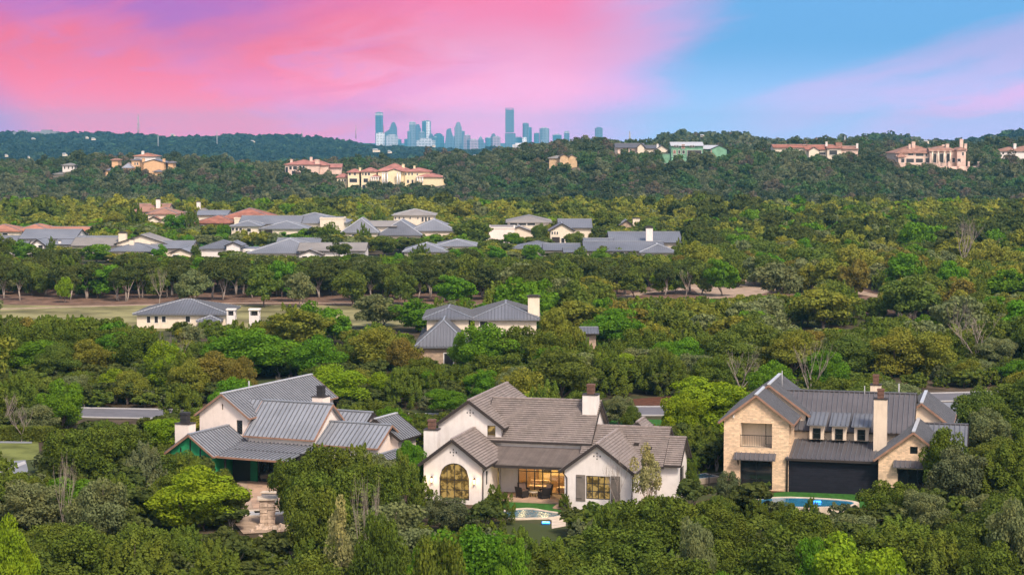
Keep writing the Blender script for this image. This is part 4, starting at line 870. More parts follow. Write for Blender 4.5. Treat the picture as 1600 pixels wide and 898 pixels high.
far_house('villa', 'big villa with square lookout tower under a hipped roof', 590, 'stucco_buff', MF2,
    [(612, 681, 329, 336, 352, 30, 14, 'hip', 'stucco_cream', 'metal_roof_taupe'), (588, 660, 344, 367, 388, 0, 26, 'hip'), (640, 712, 343, 360, 384, 6, 22, 'hip', 'stucco_buff', MF)],
    [(617, 619, 339, 342, 30.5), (623, 625, 339, 342, 30.5), (630, 632, 339, 342, 30.5), (640, 642, 339, 342, 30.5), (652, 654, 339, 342, 30.5), (659, 662, 339, 346, 30.5), (664, 667, 339, 346, 30.5), (669, 672, 339, 346, 30.5), (624, 627, 370, 382, .5), (630, 633, 370, 382, .5), (636, 639, 370, 382, .5), (661, 666, 368, 383, 6.5), (672, 675, 370, 380, 6.5)], [], group=NG, cap='roof_shine')
far_house('villa', 'low house with wide grey hipped roof just above the tree line', 510, 'stucco_cream', MF,
    [(385, 506, 373, 395, 408, 0, 24, 'hip'), (430, 500, 373, 382, 396, 18, 12, 'gw')], [], group=NG, cap='roof_shine')
far_house('villa', 'low taupe roofed house with white gable end just above the tree line', 507, 'stucco_white', 'metal_roof_taupe',
    [(464, 572, 384, 392, 408, 2, 14, 'gw'), (463, 505, 390, 398, 410, -2, 9, 'gd')], [(472, 480, 400, 404, -1.7), (484, 492, 400, 404, -1.7)], group=NG)
far_house('villa', 'low blue-grey hipped roof poking out behind the bright oaks', 515, 'stucco_cream', MF,
    [(628, 700, 380, 393, 404, 0, 18, 'hip'), (680, 745, 376, 384, 396, 12, 16, 'hip')], [], group=NG, cap='roof_shine')
far_house('modern_house', 'flat-roofed pinkish modern house with stepped walls', 590, 'stucco_pink', 'metal_roof_taupe',
    [(738, 768, 350, 370, 384, 0, 12, 'flat'), (764, 804, 350, 355, 382, 4, 16, 'flat')], [(751, 760, 369.5, 380, -.1)], [], group=NG)
far_house('villa', 'house with broad flat-pitched taupe roof over a band of clerestory windows', 610, 'stucco_cream', 'metal_roof_taupe',
    [(790, 863, 341, 347, 358, 14, 22, 'hip'), (772, 850, 354, 368, 382, 0, 18, 'gd')], [(797, 808, 348.5, 352, 14.5), (810, 822, 348.5, 352, 14.5), (824, 836, 348.5, 352, 14.5)], [], group=NG)
far_house('villa', 'half-timbered gabled house with grey roofs and dark garage door', 580, 'stucco_cream', MF2,
    [(857, 899, 349, 361, 383, 0, 12, 'gd', 'stucco_cream', 'metal_roof_dark'), (872, 926, 342, 356, 376, 8, 16, 'gw')], [(863, 874, 371, 382, .35, 'garage'), (862, 864, 362, 366, .35), (866, 868, 362, 366, .35), (870, 872, 362, 366, .35), (877, 882, 372, 382, .35)], [], group=NG)
far_house('villa', 'low dark metal roofs in two tiers beside a bright green tree', 520, 'stucco_cream', MF2,
    [(848, 908, 380, 391, 402, 0, 13, 'gw'), (800, 880, 377, 388, 400, 12, 14, 'hip'), (880, 925, 388, 394, 404, -3, 9, 'gw')], [], group=NG)
far_house('villa', 'big house with long striped metal roofs and a tall white chimney', 500, 'stucco_cream', MF2,
    [(952, 1067, 362, 379, 400, 12, 20, 'gw'), (912, 1040, 377, 392, 406, 0, 16, 'gw'), (999, 1060, 381, 394, 412, -3, 18, 'hip'), (912, 960, 372, 382, 398, 10, 12, 'gw')],
    [(1006, 1012, 398, 405, -2.5), (1016, 1024, 398, 405, -2.5), (958, 975, 394, 399, .4)], [(1009.5, 1020, 353, 380, 12, 'stucco_white')], group=NG, cap='roof_shine')
far_house('villa', 'little roof and stone chimney half sunk in golden treetops', 650, 'rubble_stone', 'metal_roof_taupe', [(968, 990, 344, 352, 362, 0, 10, 'gd')], [], [(989, 1000, 340, 352, 2, 'stucco_cream')], group=NG)

# ---- mansions on the hill beyond
HG = 'mansions on the wooded hill'
far_house('mansion', 'orange-pink stucco mansion with curved parapet gable on the hill crest', 1170, 'peach_stucco', 'metal_roof_far2',
    [(222, 258, 249, 254, 274, 0, 22, 'gd'), (203, 220, 248, 250, 268, 6, 14, 'hip'), (190, 208, 254, 262, 272, 0, 16, 'hip', 'peach_stucco', 'metal_roof'), (172, 186, 247.5, 250, 266, 10, 12, 'hip', 'peach_stucco', 'brown_tile'), (162, 182, 262, 266, 272, -2, 10, 'hip'), (238, 256, 265, 268, 276, -6, 7, 'hip'), (207, 245, 240.5, 244, 254, 34, 18, 'hip', 'stucco_white', 'red_tile_pale'), (260, 272, 252, 254, 262, 5, 12, 'hip')],
    [(228, 235, 257, 262, .8), (240, 242, 257.5, 260, .8), (246, 248, 257.5, 260, .8), (228, 232, 267, 273, .8), (210, 212, 254, 258, 6.8), (214, 216, 254, 258, 6.8), (245, 254, 270, 274, -5)], [(222, 226, 247, 254, 2), (254, 258, 248, 256, 2), (221, 225, 236, 243, 38, 'stucco_white')], group=HG, cap='brown_tile')
far_house('mansion', 'small distant white house with pale colonnade on the far left hill', 1200, 'stucco_white', 'metal_roof_taupe', [(95, 118, 256, 258, 266, 0, 12, 'hip'), (82, 98, 270, 272, 276, -14, 10, 'hip')], [(100, 102, 260, 264, .8), (106, 108, 260, 264, .8), (112, 114, 260, 264, .8)], group=HG)
far_house('mansion', 'pink stone mansion with rose tile roof and arcaded balconies', 1160, 'pink_limestone', 'rose_tile',
    [(443, 500, 249.5, 257, 274, 0, 24, 'hip'), (468, 515, 249, 258, 270, 8, 20, 'hip'), (505, 534, 256, 262, 268, 10, 16, 'gw')], [(452, 456, 260, 265, .8), (458, 464, 260, 265, .8), (468, 471, 259, 263, .8), (473, 476, 259, 263, .8), (456, 462, 267, 273, .8), (446, 450, 261, 272, .8)], [(453.5, 457, 249, 256, 6), (484, 488, 245.5, 253, 10), (492, 499, 249.5, 259, 1)], group=HG, cap='rose_tile')
far_house('mansion', 'long yellow stucco mansion with rose tile roofs and tall white portico', 1130, 'yellow_stucco', 'rose_tile',
    [(524, 544, 271, 277, 292, 4, 18, 'hip'), (541, 563, 264, 269, 299, 0, 18, 'hip'), (562, 590, 262, 268, 297, 1, 22, 'hip'), (588, 640, 255.5, 267, 292, 3, 30, 'hip'), (630, 674, 262, 268, 290, 2, 24, 'hip'), (650, 694, 270, 276.5, 291, -3, 20, 'hip'), (578, 594, 273, 277, 298, -5, 9, 'hip'), (603, 628, 264, 268, 284, -4, 8, 'gd'), (690, 700, 274, 275, 286, 0, 12, 'flat')],
    [(530, 532, 280, 284, 4.8), (534, 536, 280, 284, 4.8), (538, 540, 280, 284, 4.8), (545, 548, 270, 274, .8), (553, 556, 270, 274, .8), (546, 558, 279, 285, .8), (566, 568, 270, 274, 1.8), (570, 573, 270, 274, 1.8), (575, 578, 270, 274, 1.8), (568, 575, 279, 285, 1.8), (566, 571, 289, 295, 1.8), (608, 610, 271, 277, -3.5), (612, 614, 271, 277, -3.5), (616, 618, 271, 277, -3.5), (608, 610, 280, 286, -3.5), (612, 614, 280, 286, -3.5), (616, 618, 280, 286, -3.5), (633, 635, 270, 274, 2.8), (638, 640, 270, 274, 2.8), (643, 645, 270, 274, 2.8), (636, 639, 281, 286, 2.8), (643, 646, 281, 286, 2.8), (651, 653, 271, 274, -2), (660, 663, 279, 284, -2), (668, 671, 279, 284, -2)],
    [(561, 564, 262, 270, 6), (628, 632, 256.5, 266, 8), (646, 649, 259, 267, 8)],
    [(x, 270.5, 290, -6, 'white_trim') for x in (598, 601, 605, 621, 625)]+[(x, 277, 284, -7, 'white_trim') for x in (580, 583.5, 587, 591)]+[(x, 277, 286, -6, 'white_trim') for x in (652, 656, 660)], group=HG, cap='rose_tile')
far_house('mansion', 'ochre stone tower house with grey roof in the trees below the skyline', 1110, 'tan_stone_far', 'metal_roof_taupe',
    [(856, 885, 243, 247, 262, 0, 14, 'hip'), (884, 904, 241.5, 247, 268, -2, 12, 'gd'), (873, 890, 241, 245, 258, -4, 8, 'gd')], [(887, 889.5, 250, 254, -1.5), (895, 897, 251, 254, -1.5), (875, 878, 250, 253, -3.5)], group=HG, cap='metal_roof_taupe')
far_house('mansion', 'pair of cream gabled blocks under charcoal roofs on the hill crest', 1150, 'stucco_cream', 'metal_roof_dark',
    [(961, 1008, 224, 231, 242, 0, 16, 'gw', 'pink_limestone'), (994, 1009, 224, 231, 241, -3, 12, 'gd', 'stucco_cream', 'metal_roof_taupe'), (1004, 1034, 227, 232, 238, 6, 14, 'gw'), (1022, 1046, 227, 235, 240, 2, 14, 'gd', 'stucco_cream', 'metal_roof_taupe')], [(963, 965, 233, 240, .6), (969, 972, 233, 236, .6), (975, 978, 233, 236, .6), (984, 987, 233, 236, .6)], [(1026, 1029, 225, 232, 6, 'stucco_white')], group=HG, cap='metal_roof_dark')
far_house('mansion', 'unfinished pale green sheathed house on stilts with light metal roofs', 1120, 'green_sheathing_pale', 'roof_shine',
    [(1048, 1100, 222, 228, 246, 0, 16, 'gw'), (1098, 1124, 227, 233, 246, 8, 14, 'gw'), (1110, 1138, 227, 233, 246, 0, 14, 'gd'), (1035, 1048, 240, 241, 256, 2, 10, 'flat')],
    [(1053, 1056, 227, 230, .5), (1057, 1060, 227, 230, .5), (1065, 1070, 226, 232, .5, 'brown_tile'), (1078, 1081, 227, 230, .5), (1082, 1085, 227, 230, .5), (1052, 1056, 235, 240, .5, 'brown_tile'), (1060, 1063, 235, 240, .5), (1066, 1070, 235, 240, .5), (1074, 1096, 235, 244, .5), (1111, 1119, 234, 242, .5, 'brown_tile'), (1052, 1058, 242, 245.5, .5)], [],
    [(x, 246, 258, 1, 'green_sheathing_pale') for x in (1050, 1056, 1061, 1066, 1071, 1112, 1118, 1123, 1128, 1133, 1137)], group=HG, cap='roof_shine')
q = MB(); a = at(1106, 252, 1116); b = at(1142, 258, 1116); q.box(a.x, b.x, 1112, 1120, b.z-4, a.z); tag(q.build('retaining_wall', M['pink_limestone']), 'pale retaining wall below the green sheathed house', 'wall')
far_house('mansion', 'sprawling villa with deep red tile roofs along the crest', 1160, 'stucco_cream', 'red_tile',
    [(1208, 1262, 226.5, 231, 238, 8, 16, 'gw', 'stucco_cream', 'red_tile'), (1258, 1316, 226, 234, 246, 4, 22, 'gw'), (1262, 1282, 230, 236, 247, 0, 12, 'gd'), (1292, 1316, 229, 232, 244, 2, 10, 'gw'), (1312, 1342, 228, 233, 240, 10, 16, 'gw', 'pink_limestone', 'brown_tile')],
    [(1267, 1271, 237, 241, .6), (1276, 1290, 238, 242, 4.6), (1296, 1308, 235, 242, 2.6)], [(1290, 1293, 221.5, 229, 10, 'stucco_white'), (1306, 1316, 222.5, 228, 12, 'brown_tile'), (1338, 1341, 224, 232, 12, 'stucco_white')], group=HG, cap='red_tile')
far_house('mansion', 'grand pink limestone mansion with tall columned loggia and terrace', 1130, 'pink_limestone', 'brown_tile',
    [(1398, 1470, 226, 239, 262, 0, 30, 'hip'), (1452, 1500, 228, 235, 256, 4, 24, 'hip'), (1494, 1512, 230, 234, 256, 0, 16, 'hip'), (1402, 1416, 238, 245, 262, -4, 9, 'hip'), (1452, 1488, 231, 236.5, 254, -2, 8, 'gw')],
    [(1419, 1427, 239, 243, .8), (1408, 1413, 248, 254, -3.2), (1416, 1428, 248, 254, .8), (1431, 1443, 239, 244, .8), (1431, 1442, 248, 254, .8), (1446, 1449, 240, 244, .8), (1446, 1452, 247, 254, .8), (1458, 1463, 240, 254, -1.3), (1468, 1474, 240, 254, -1.3), (1479, 1484, 240, 254, -1.3), (1488, 1492, 247, 254, 4.8), (1503, 1506, 238, 243, .8), (1496, 1501, 248, 254, .8)],
    [(1420, 1423, 225, 230, 6), (1425, 1430, 221.5, 232, 8), (1478, 1483, 225, 232, 8), (1472, 1476, 226, 232, 12), (1507, 1511, 224.5, 232, 6), (1500, 1505, 217.5, 228, 30)],
    [(x, 237, 255, -3.5, 'stucco_cream') for x in (1457, 1466, 1476, 1485)], group=HG, cap='brown_tile')
q = MB(); a = at(1462, 256, 1118); b = at(1530, 266, 1118); q.box(a.x, b.x, 1112, 1124, b.z-5, a.z-1.5); q.box(a.x+4, b.x-9, 1106, 1112, b.z-5, a.z-3.2)
for i in range(5): q.box(a.x+i*5.5, a.x+i*5.5+1, 1111, 1112, a.z-1.5, a.z+1.4)
tag(q.build('terrace_wall', M['pink_limestone']), 'pale stone terrace wall in front of the columned mansion', 'wall'); keep(1462, 1530, 252, 262, 1112)
far_house('mansion', 'white house with brown hipped roof cut by the frame edge on the far crest', 1150, 'stucco_white', 'brown_tile', [(1561, 1604, 229.5, 236, 246, 0, 18, 'hip'), (1584, 1640, 227, 234, 246, 4, 20, 'hip')], [(1566, 1569, 238, 241, .8), (1574, 1577, 238, 241, .8)], [(1584, 1588, 224.5, 232, 4)], group=HG, cap='brown_tile')
# ---- tiny houses on the blue ridge and in its valley
TG = 'pale houses scattered on the blue ridge'
tiny = [(40, 250, 8, 2600, 'lone white house low in the valley below the blue ridge'), (45, 244, 4, 2620, 'tiny white house just above the lone white valley house'), (52, 215, 8, 3600, 'white roofed house under the flat dark crest block'), (136, 213, 6, 3650, 'white house high on the ridge beside a row of pale roofs'), (146, 215, 8, 3640, 'row of pale roofs high on the ridge'), (10, 241, 6, 2700, 'small grey roof at the left end of the valley'), (101, 239, 9, 2650, 'greyish house in the valley clearing'), (118, 248, 8, 2500, 'white house at the valley mouth near the wood'), (395, 219, 8, 3500, 'faint tan house at the right shoulder of the ridge'), (270, 209, 9, 3850, 'beige block on the crest between the masts'),
        (588, 232, 14, 3100, 'broad white mansion alone on the dark slope under the skyline'), (609, 235, 8, 3080, 'little white house right of the broad slope mansion'), (678, 226, 6, 3500, 'tiny white roof under the pointed skyscraper'), (742, 242, 7, 2000, 'small white house in the trees below the tallest tower'), (732, 244, 3, 2020, 'tiny white cube beside the small white house'), (838, 250, 4, 1300, 'small white gate post house left of the ochre tower house'), (848, 250, 3, 1310, 'tiny white hut beside the ochre tower house'), (1098, 210, 9, 1900, 'flat pale house on the rounded hilltop'), (1384, 215.5, 9, 2230, 'pale house in trees on the far right hill'), (1448, 219, 10, 2100, 'low cream house on the far right crest')]
for px, py, w, Y, l in tiny:
    w *= .8
    a = at(px-w/2, py, Y); b = at(px+w/2, py+w*.28+1.2, Y); gz = T1((a.x+b.x)/2, Y); t = empty('ridge_house', ((a.x+b.x)/2, Y, b.z), 0, l, 'house', TG); ww = (b.x-a.x); h = a.z-b.z
    q = MB(); h *= .7; q.box(-ww/2, ww*.2, 0, ww*.5, -1.5, h*.8); q.box(ww*.2, ww/2, 1, ww*.4, -1.5, h*.55); q.build('wall', M['stucco_cream'], t)
    q = MB(); q.prism([(-ww*.55, -1, h*.8), (ww*.25, -1, h*.8), (ww*.1, ww*.25, h*1.15), (-ww*.4, ww*.25, h*1.15)], (0, 0, .4)); q.prism([(-ww*.55, ww*.5, h*.8), (ww*.25, ww*.5, h*.8), (ww*.1, ww*.25, h*1.15), (-ww*.4, ww*.25, h*1.15)], (0, 0, .4)); q.build('roof', M['roof_shine'], t)
    keep(px-w/2, px+w/2, py-1, py+w*.1+.5, Y)
for px0, px1, py, l in ((20, 46, 206, 'long flat building silhouetted on the left crest of the ridge'), (54, 88, 205.5, 'stepped flat building silhouetted on the ridge crest')):
    a = at(px0, py, 3900); b = at(px1, py, 3900); q = MB(); w_ = b.x-a.x; q.box(0, w_, 0, 30, -30, 0); q.box(w_*.3, w_*.7, 2, 26, 0, 3.2)
    tag(q.build('hilltop_block', M['concrete_dark'], None, (a.x, 3900, a.z)), l, 'building')
for px, yt, yb, Y, l, r_ in ((216, 181, 212, 3850, 'tall grey lattice antenna mast on the ridge', 2.2), (247, 211, 226, 3300, 'slim pylon on the dark slope left of centre', .8), (339, 205, 225, 3400, 'slim pylon breaking the ridge line', .8), (556, 197, 212, 3900, 'thin mast on the ridge beside the skyscrapers', .7), (984, 207.5, 224, 1900, 'thin mast with cross pieces by the rounded hill', .9), (846, 222, 237, 2600, 'slim pylon below the pair of round-topped towers', .8), (472, 205, 216, 3800, 'short thin mast on the ridge', .6), (1320, 213.5, 222, 2100, 'short mast beside tall trees on the right crest', 1.0)):
    a = at(px, yt, Y); b = at(px, yb, Y); h = a.z-b.z; t = empty('radio_mast', (a.x, Y, b.z-6), 0, l, 'mast', 'masts and pylons on the hills'); h += 6; q = MB()
    for sx, sy in ((-1, -1), (1, -1), (0, 1.2)): q.tube([(sx*r_, sy*r_, 0), (sx*r_*.35, sy*r_*.35, h)], [.30+.1*r_, .22+.06*r_], 4)
    n_ = 9
    for i in range(n_):
        z = h*i/n_; f0 = r_*(1-.65*i/n_); f1 = r_*(1-.65*(i+1)/n_); q.bar((-f0, -f0, z), (f1, -f1, z+h/n_), .3, .3); q.bar((f0, -f0, z), (-f1, -f1, z+h/n_), .3, .3)
    q.build('lattice', M['steel_grey'], t); q = MB(); q.tube([(0, 0, h), (0, 0, h+h*.12)], [.45+.1*r_, .2], 5); q.box(-r_*.9, r_*.9, -r_*.9, r_*.9, h*.62, h*.66); q.build('antenna', M['steel_grey'], t)

# ---- the city
CY = 9300.0
CM = {}
for k, c_, rg in (('teal', (.030, .105, .145), .25), ('slate', (.065, .11, .155), .4), ('grey', (.13, .165, .20), .6), ('pale', (.36, .36, .38), .7), ('rose', (.24, .17, .21), .7), ('white', (.62, .60, .60), .5), ('red', (.40, .10, .10), .7), ('deep', (.015, .08, .115), .25)):
    CM[k] = mat('tower_'+k, c_, rg, .5, kind='facade', var=.1, vscale=.02, bw=15.0, bh=12.0, ms=2.4)
def tower(label, x0, x1, yt, m, kind='box', dY=0, dep=None, crown=None, **k):
    Y = CY+dY; a = at(560+x0/3.636, 150+yt/3.636, Y); b = at(560+x1/3.636, 228, Y); w = b.x-a.x; h = a.z+20; t = empty('skyscraper', ((a.x+b.x)/2, Y, -20), R(k.get('rz', (int(x0)*7 % 5-2)*7 if kind in ('box', 'step', 'round') and w < 130 else 0)), label, 'skyscraper', 'towers of the distant skyline'); dep = dep or w*.9
    q = MB(); W2 = w/2; top = []
    if kind == 'box': q.box(-W2, W2, 0, dep, 0, h)
    elif kind == 'step':   # set-back top
        q.box(-W2, W2, 0, dep, 0, h*.86); q.box(-W2*.72, W2*.72, dep*.12, dep*.88, h*.86, h*.95); q.box(-W2*.45, W2*.45, dep*.2, dep*.8, h*.95, h)
    elif kind == 'sail':
        q.add([(-W2, 0, 0), (W2, 0, 0), (W2, dep, 0), (-W2, dep, 0), (-W2*.55, 0, h*.93), (W2*.15, 0, h), (W2*.15, dep, h), (-W2*.55, dep, h*.93), (W2*.7, 0, h*.55), (W2*.7, dep, h*.55)], [(0, 1, 8, 5, 4), (3, 7, 6, 9, 2), (0, 4, 7, 3), (1, 2, 9, 8), (8, 9, 6, 5), (4, 5, 6, 7), (0, 3, 2, 1)])
    elif kind == 'slant': q.add([(-W2, 0, 0), (W2, 0, 0), (W2, dep, 0), (-W2, dep, 0), (-W2, 0, h*.78), (W2, 0, h), (W2, dep, h), (-W2, dep, h*.78)], [(0, 1, 5, 4), (1, 2, 6, 5), (2, 3, 7, 6), (3, 0, 4, 7), (4, 5, 6, 7), (0, 3, 2, 1)])
    elif kind == 'peak':
        q.box(-W2, W2, 0, dep, 0, h*.6); q.box(-W2*.75, W2*.75, dep*.1, dep*.9, h*.6, h*.78)
        q.add([(-W2*.6, dep*.2, h*.78), (W2*.6, dep*.2, h*.78), (W2*.6, dep*.8, h*.78), (-W2*.6, dep*.8, h*.78), (0, dep*.4, h), (0, dep*.6, h)], [(0, 1, 4), (1, 2, 5, 4), (2, 3, 5), (3, 0, 4, 5)])
    elif kind == 'round':
        n_ = 14; pts = [(W2*math.cos(2*math.pi*i/n_), dep/2+dep/2*math.sin(2*math.pi*i/n_), 0) for i in range(n_)]
        pts = [(max(-W2, min(W2, p[0]*1.25)), p[1], 0) for p in pts]; q.prism(pts, (0, 0, h))
    elif kind == 'stacked':
        q.box(-W2, W2, 0, dep, 0, h*.44); q.box(-W2*.94, W2*.72, dep*.05, dep*.9, h*.455, h*.955)
        for i in range(4): q.box(-W2*.8+i*W2*.4, -W2*.7+i*W2*.4, dep*.1, dep*.8, h*.44, h*.455)
    q.build('shaft', CM[m], t)
    c_ = MB(); cm = CM[crown or 'pale']
    if kind == 'stacked':
        for i in range(8): c_.box(-W2*.94+i*W2*.208, -W2*.94+i*W2*.208+W2*.12, dep*.05, dep*.9, h*.955, h)
    elif kind in ('box', 'round'): c_.box(-W2*.6, W2*.6, dep*.2, dep*.8, h, h+w*.12)
    elif kind == 'step': c_.box(-1.2, 1.2, dep*.45, dep*.55, h, h*1.03)
    elif kind == 'peak': c_.box(-1, 1, dep*.45, dep*.5, h*.98, h*1.03)
    if c_.v: c_.build('crown', cm, t)
    if k.get('band'): c_ = MB(); c_.box(-W2*1.01, W2*1.01, -1, dep*1.01, h*.93, h*.985); c_.build('parapet', CM['pale'], t)
    if k.get('stripe'): c_ = MB(); c_.box(W2*.2, W2*1.02, -1.5, dep*.5, 0, h*.985); c_.build('glint_panel', CM[k['stripe']], t)  # white panel paints the highlight on the glass flank
tower('dark teal slab tower with pale top band, first of the skyline', 95, 132, 95, 'teal', band=True)
tower('thin red-framed tower half hidden behind the dark teal slab', 122, 146, 148, 'red', 'step', 200)
tower('low white block in front of the dark teal slab', 100, 140, 212, 'white', dY=-300)
tower('slate tower with slanted top between the teal slab and a taller tower', 142, 186, 182, 'slate', 'slant', 100)
tower('tall blue-grey tower right of the slanted roof', 178, 215, 150, 'slate', 'step', 0)
tower('low teal office block beside a gap in the skyline', 213, 241, 247, 'teal', dY=-100)
tower('low pale block below the slanted tower', 155, 212, 226, 'pale', dY=-350)
tower('small dark block at the far side of the gap', 260, 281, 246, 'deep')
tower('tall grey tower with flat crown at the head of the middle cluster', 288, 322, 150, 'grey', 'box', 0, band=True)
tower('shorter grey tower in front of the flat crowned tower', 279, 300, 200, 'slate', dY=-200)
tower('blue-grey tower tucked behind the flat crowned tower', 318, 352, 161, 'slate', 'step', 300)
tower('narrow grey slab before the bright curved tower', 343, 374, 205, 'grey', dY=-150)
tower('bright tower with white highlight on its glass flank, brightest in the skyline', 360, 403, 143, 'teal', 'box', 100, stripe='white')
tower('mid-height block right of the bright white-flanked tower', 398, 426, 215, 'slate', 'step', 50)
tower('wide pale low block across the foot of the middle cluster', 328, 426, 252, 'pale', dY=-500, dep=60)
tower('broad teal block with stepped roof', 432, 488, 212, 'teal', 'step', 0)
tower('low deep teal block in front of the broad teal one', 424, 452, 235, 'deep', dY=-200)
tower('sail-shaped glass tower with curved edge', 486, 550, 182, 'slate', 'sail', -100)
tower('low block between the sail tower and the stepped grey tower', 528, 552, 230, 'grey', dY=100)
tower('tall grey tower with set-back crown in the middle of the skyline', 549, 588, 150, 'grey', 'step', 0, crown='grey')
tower('narrow dark tower leaning on the stepped grey tower', 586, 604, 200, 'slate', dY=150)
tower('rosy block right of the stepped grey tower', 598, 633, 225, 'rose', 'box', -50)
tower('long low mauve block beside the pointed tower', 632, 682, 250, 'rose', dY=-200, dep=60)
tower('pointed glass tower with folded pyramid roof', 670, 718, 226, 'slate', 'peak', -100)
tower('dark teal block where the skyline rises towards the tallest tower', 727, 762, 238, 'teal')
tower('stepped teal tower behind the low dark blocks', 751, 783, 214, 'slate', 'step', 200)
tower('pinkish block with stepped roof left of the tallest tower', 762, 808, 233, 'rose', 'box', -150)
tower('tallest tower, two stacked offset blocks with a toothed crown', 833, 893, 68, 'slate', 'stacked', 0, crown='slate')
tower('low teal block at the foot of the tallest tower', 892, 934, 237, 'teal', dY=50)
tower('tall round-topped tower, first of a close pair', 930, 964, 156, 'slate', 'round', 0)
tower('shorter teal tower of the close pair', 959, 985, 178, 'teal', 'box', 100)
tower('small white-framed block before the close pair', 931, 956, 237, 'white', dY=-300)
tower('slim teal tower between the close pair and a pale rounded one', 995, 1023, 212, 'teal', 'round')
tower('pale rounded tower with wide crown', 1025, 1077, 185, 'grey', 'round', 0)
tower('stout deep teal block standing by itself', 1103, 1151, 222, 'deep', 'box', 0)
tower('slim slate slab alone right of the stout teal block', 1168, 1197, 203, 'slate', 'box', 0, band=True)
tower('low dark block beside the last tower of the skyline', 1310, 1336, 243, 'slate')
tower('last tower of the skyline, tall slate slab standing apart', 1349, 1388, 182, 'slate', 'box', 0, crown='slate')
tower('wide white low building on the ridge under the tallest tower', 876, 954, 277, 'white', 'box', -5300, dep=30)
# ------------------------------------------------------------------ vegetation
NP = np.random.default_rng
def leafmat(name, col, var=.30, trans=.34, hue=.022):
    if 'juniper' in name: trans = .18
    m_ = bpy.data.materials.new(name); m_.use_nodes = True; T = N(m_.node_tree); T.t.nodes.clear()
    o = T.new('ShaderNodeOutputMaterial'); d = T.new('ShaderNodeBsdfDiffuse'); tr = T.new('ShaderNodeBsdfTranslucent'); mx = T.new('ShaderNodeMixShader'); mx.inputs[0].default_value = trans
    oi = T.new('ShaderNodeObjectInfo'); tcn = T.new('ShaderNodeTexCoord'); at_ = T.new('ShaderNodeAttribute'); at_.attribute_name = 'leaf'
    n = T.noise(tcn.outputs['Object'], .9, 3, .6)
    val = T.m('ADD', T.m('ADD', 1-var*.9, T.m('MULTIPLY', oi.outputs['Random'], var*.55)), T.m('ADD', T.m('MULTIPLY', T.m('SUBTRACT', n, .5), var*2.4), T.m('MULTIPLY', at_.outputs['Fac'], var*1.1)))
    hs = T.new('ShaderNodeHueSaturation'); T.put(hs.inputs['Hue'], T.m('ADD', .5-hue/2, T.m('MULTIPLY', T.m('FRACT', T.m('MULTIPLY', oi.outputs['Random'], 7.31)), hue)))
    hs.inputs['Saturation'].default_value = 1.0; T.put(hs.inputs['Value'], val); hs.inputs['Color'].default_value = (*col, 1)
    n2_ = T.noise(tcn.outputs['Object'], .45, 2, .5); cc = T.mix(T.m('MULTIPLY', T.sm(n2_, .42, .62), .75), hs.outputs[0], T.mix(1.0, hs.outputs[0], (1.12, 1.0, .85), 'MULTIPLY')); T.link(cc, d.inputs[0]); T.link(cc, tr.inputs[0]); T.link(d.outputs[0], mx.inputs[1]); T.link(tr.outputs[0], mx.inputs[2]); T.link(mx.outputs[0], o.inputs[0])
    return m_
LEAF = {k: leafmat('leaf_'+k, c_, v_) for k, c_, v_ in (
    ('juniper', (.092, .132, .020), .52), ('juniper_grey', (.105, .130, .060), .3), ('oak', (.118, .165, .030), .34), ('elm', (.105, .225, .018), .42), ('lime', (.190, .290, .018), .28),
    ('golden', (.195, .215, .034), .3), ('bronze', (.185, .165, .036), .3), ('sage', (.170, .205, .085), .3), ('woodland', (.080, .108, .030), .34),
    ('hill_dark', (.070, .095, .040), .22), ('hill_green', (.075, .140, .046), .25), ('hill_sage', (.135, .160, .085), .22), ('hill_taupe', (.150, .130, .092), .2), ('ridge_dark', (.030, .052, .034), .25), ('ridge_green', (.045, .080, .040), .25), ('spring', (.225, .250, .042), .3), ('twig', (.20, .17, .14), .25), ('straw', (.30, .29, .12), .2))}
def quadmesh(name, c, n, up, w, h, m_, leafv):
    """one mesh of leaf-spray quads: centres c, normals n, long axes up, sizes w, h"""
    n = n/np.linalg.norm(n, axis=1, keepdims=True); a = np.cross(up, n); a /= np.maximum(np.linalg.norm(a, axis=1, keepdims=True), 1e-6); b = np.cross(n, a)
    a *= w[:, None]/2; b *= h[:, None]/2
    P = np.stack([c-b, c+a*1.0-b*.1, c+b, c-a*1.0-b*.1], 1).reshape(-1, 3); k = len(c)
    me = bpy.data.meshes.new(name); me.vertices.add(4*k); me.vertices.foreach_set('co', P.ravel()); me.loops.add(4*k); me.loops.foreach_set('vertex_index', np.arange(4*k, dtype=np.int32))
    me.polygons.add(k); me.polygons.foreach_set('loop_start', np.arange(0, 4*k, 4, dtype=np.int32))
    try: me.polygons.foreach_set('loop_total', np.full(k, 4, dtype=np.int32))
    except Exception: pass
    at_ = me.attributes.new('leaf', 'FLOAT', 'FACE'); at_.data.foreach_set('value', leafv.astype(np.float32)); me.materials.append(m_); me.update(); me.validate(); return me
def rdir(r, k, zmin=-1.0):
    z = r.uniform(zmin, 1, k); t = r.uniform(0, 2*np.pi, k); s = np.sqrt(1-z*z); return np.stack([s*np.cos(t), s*np.sin(t), z], 1)
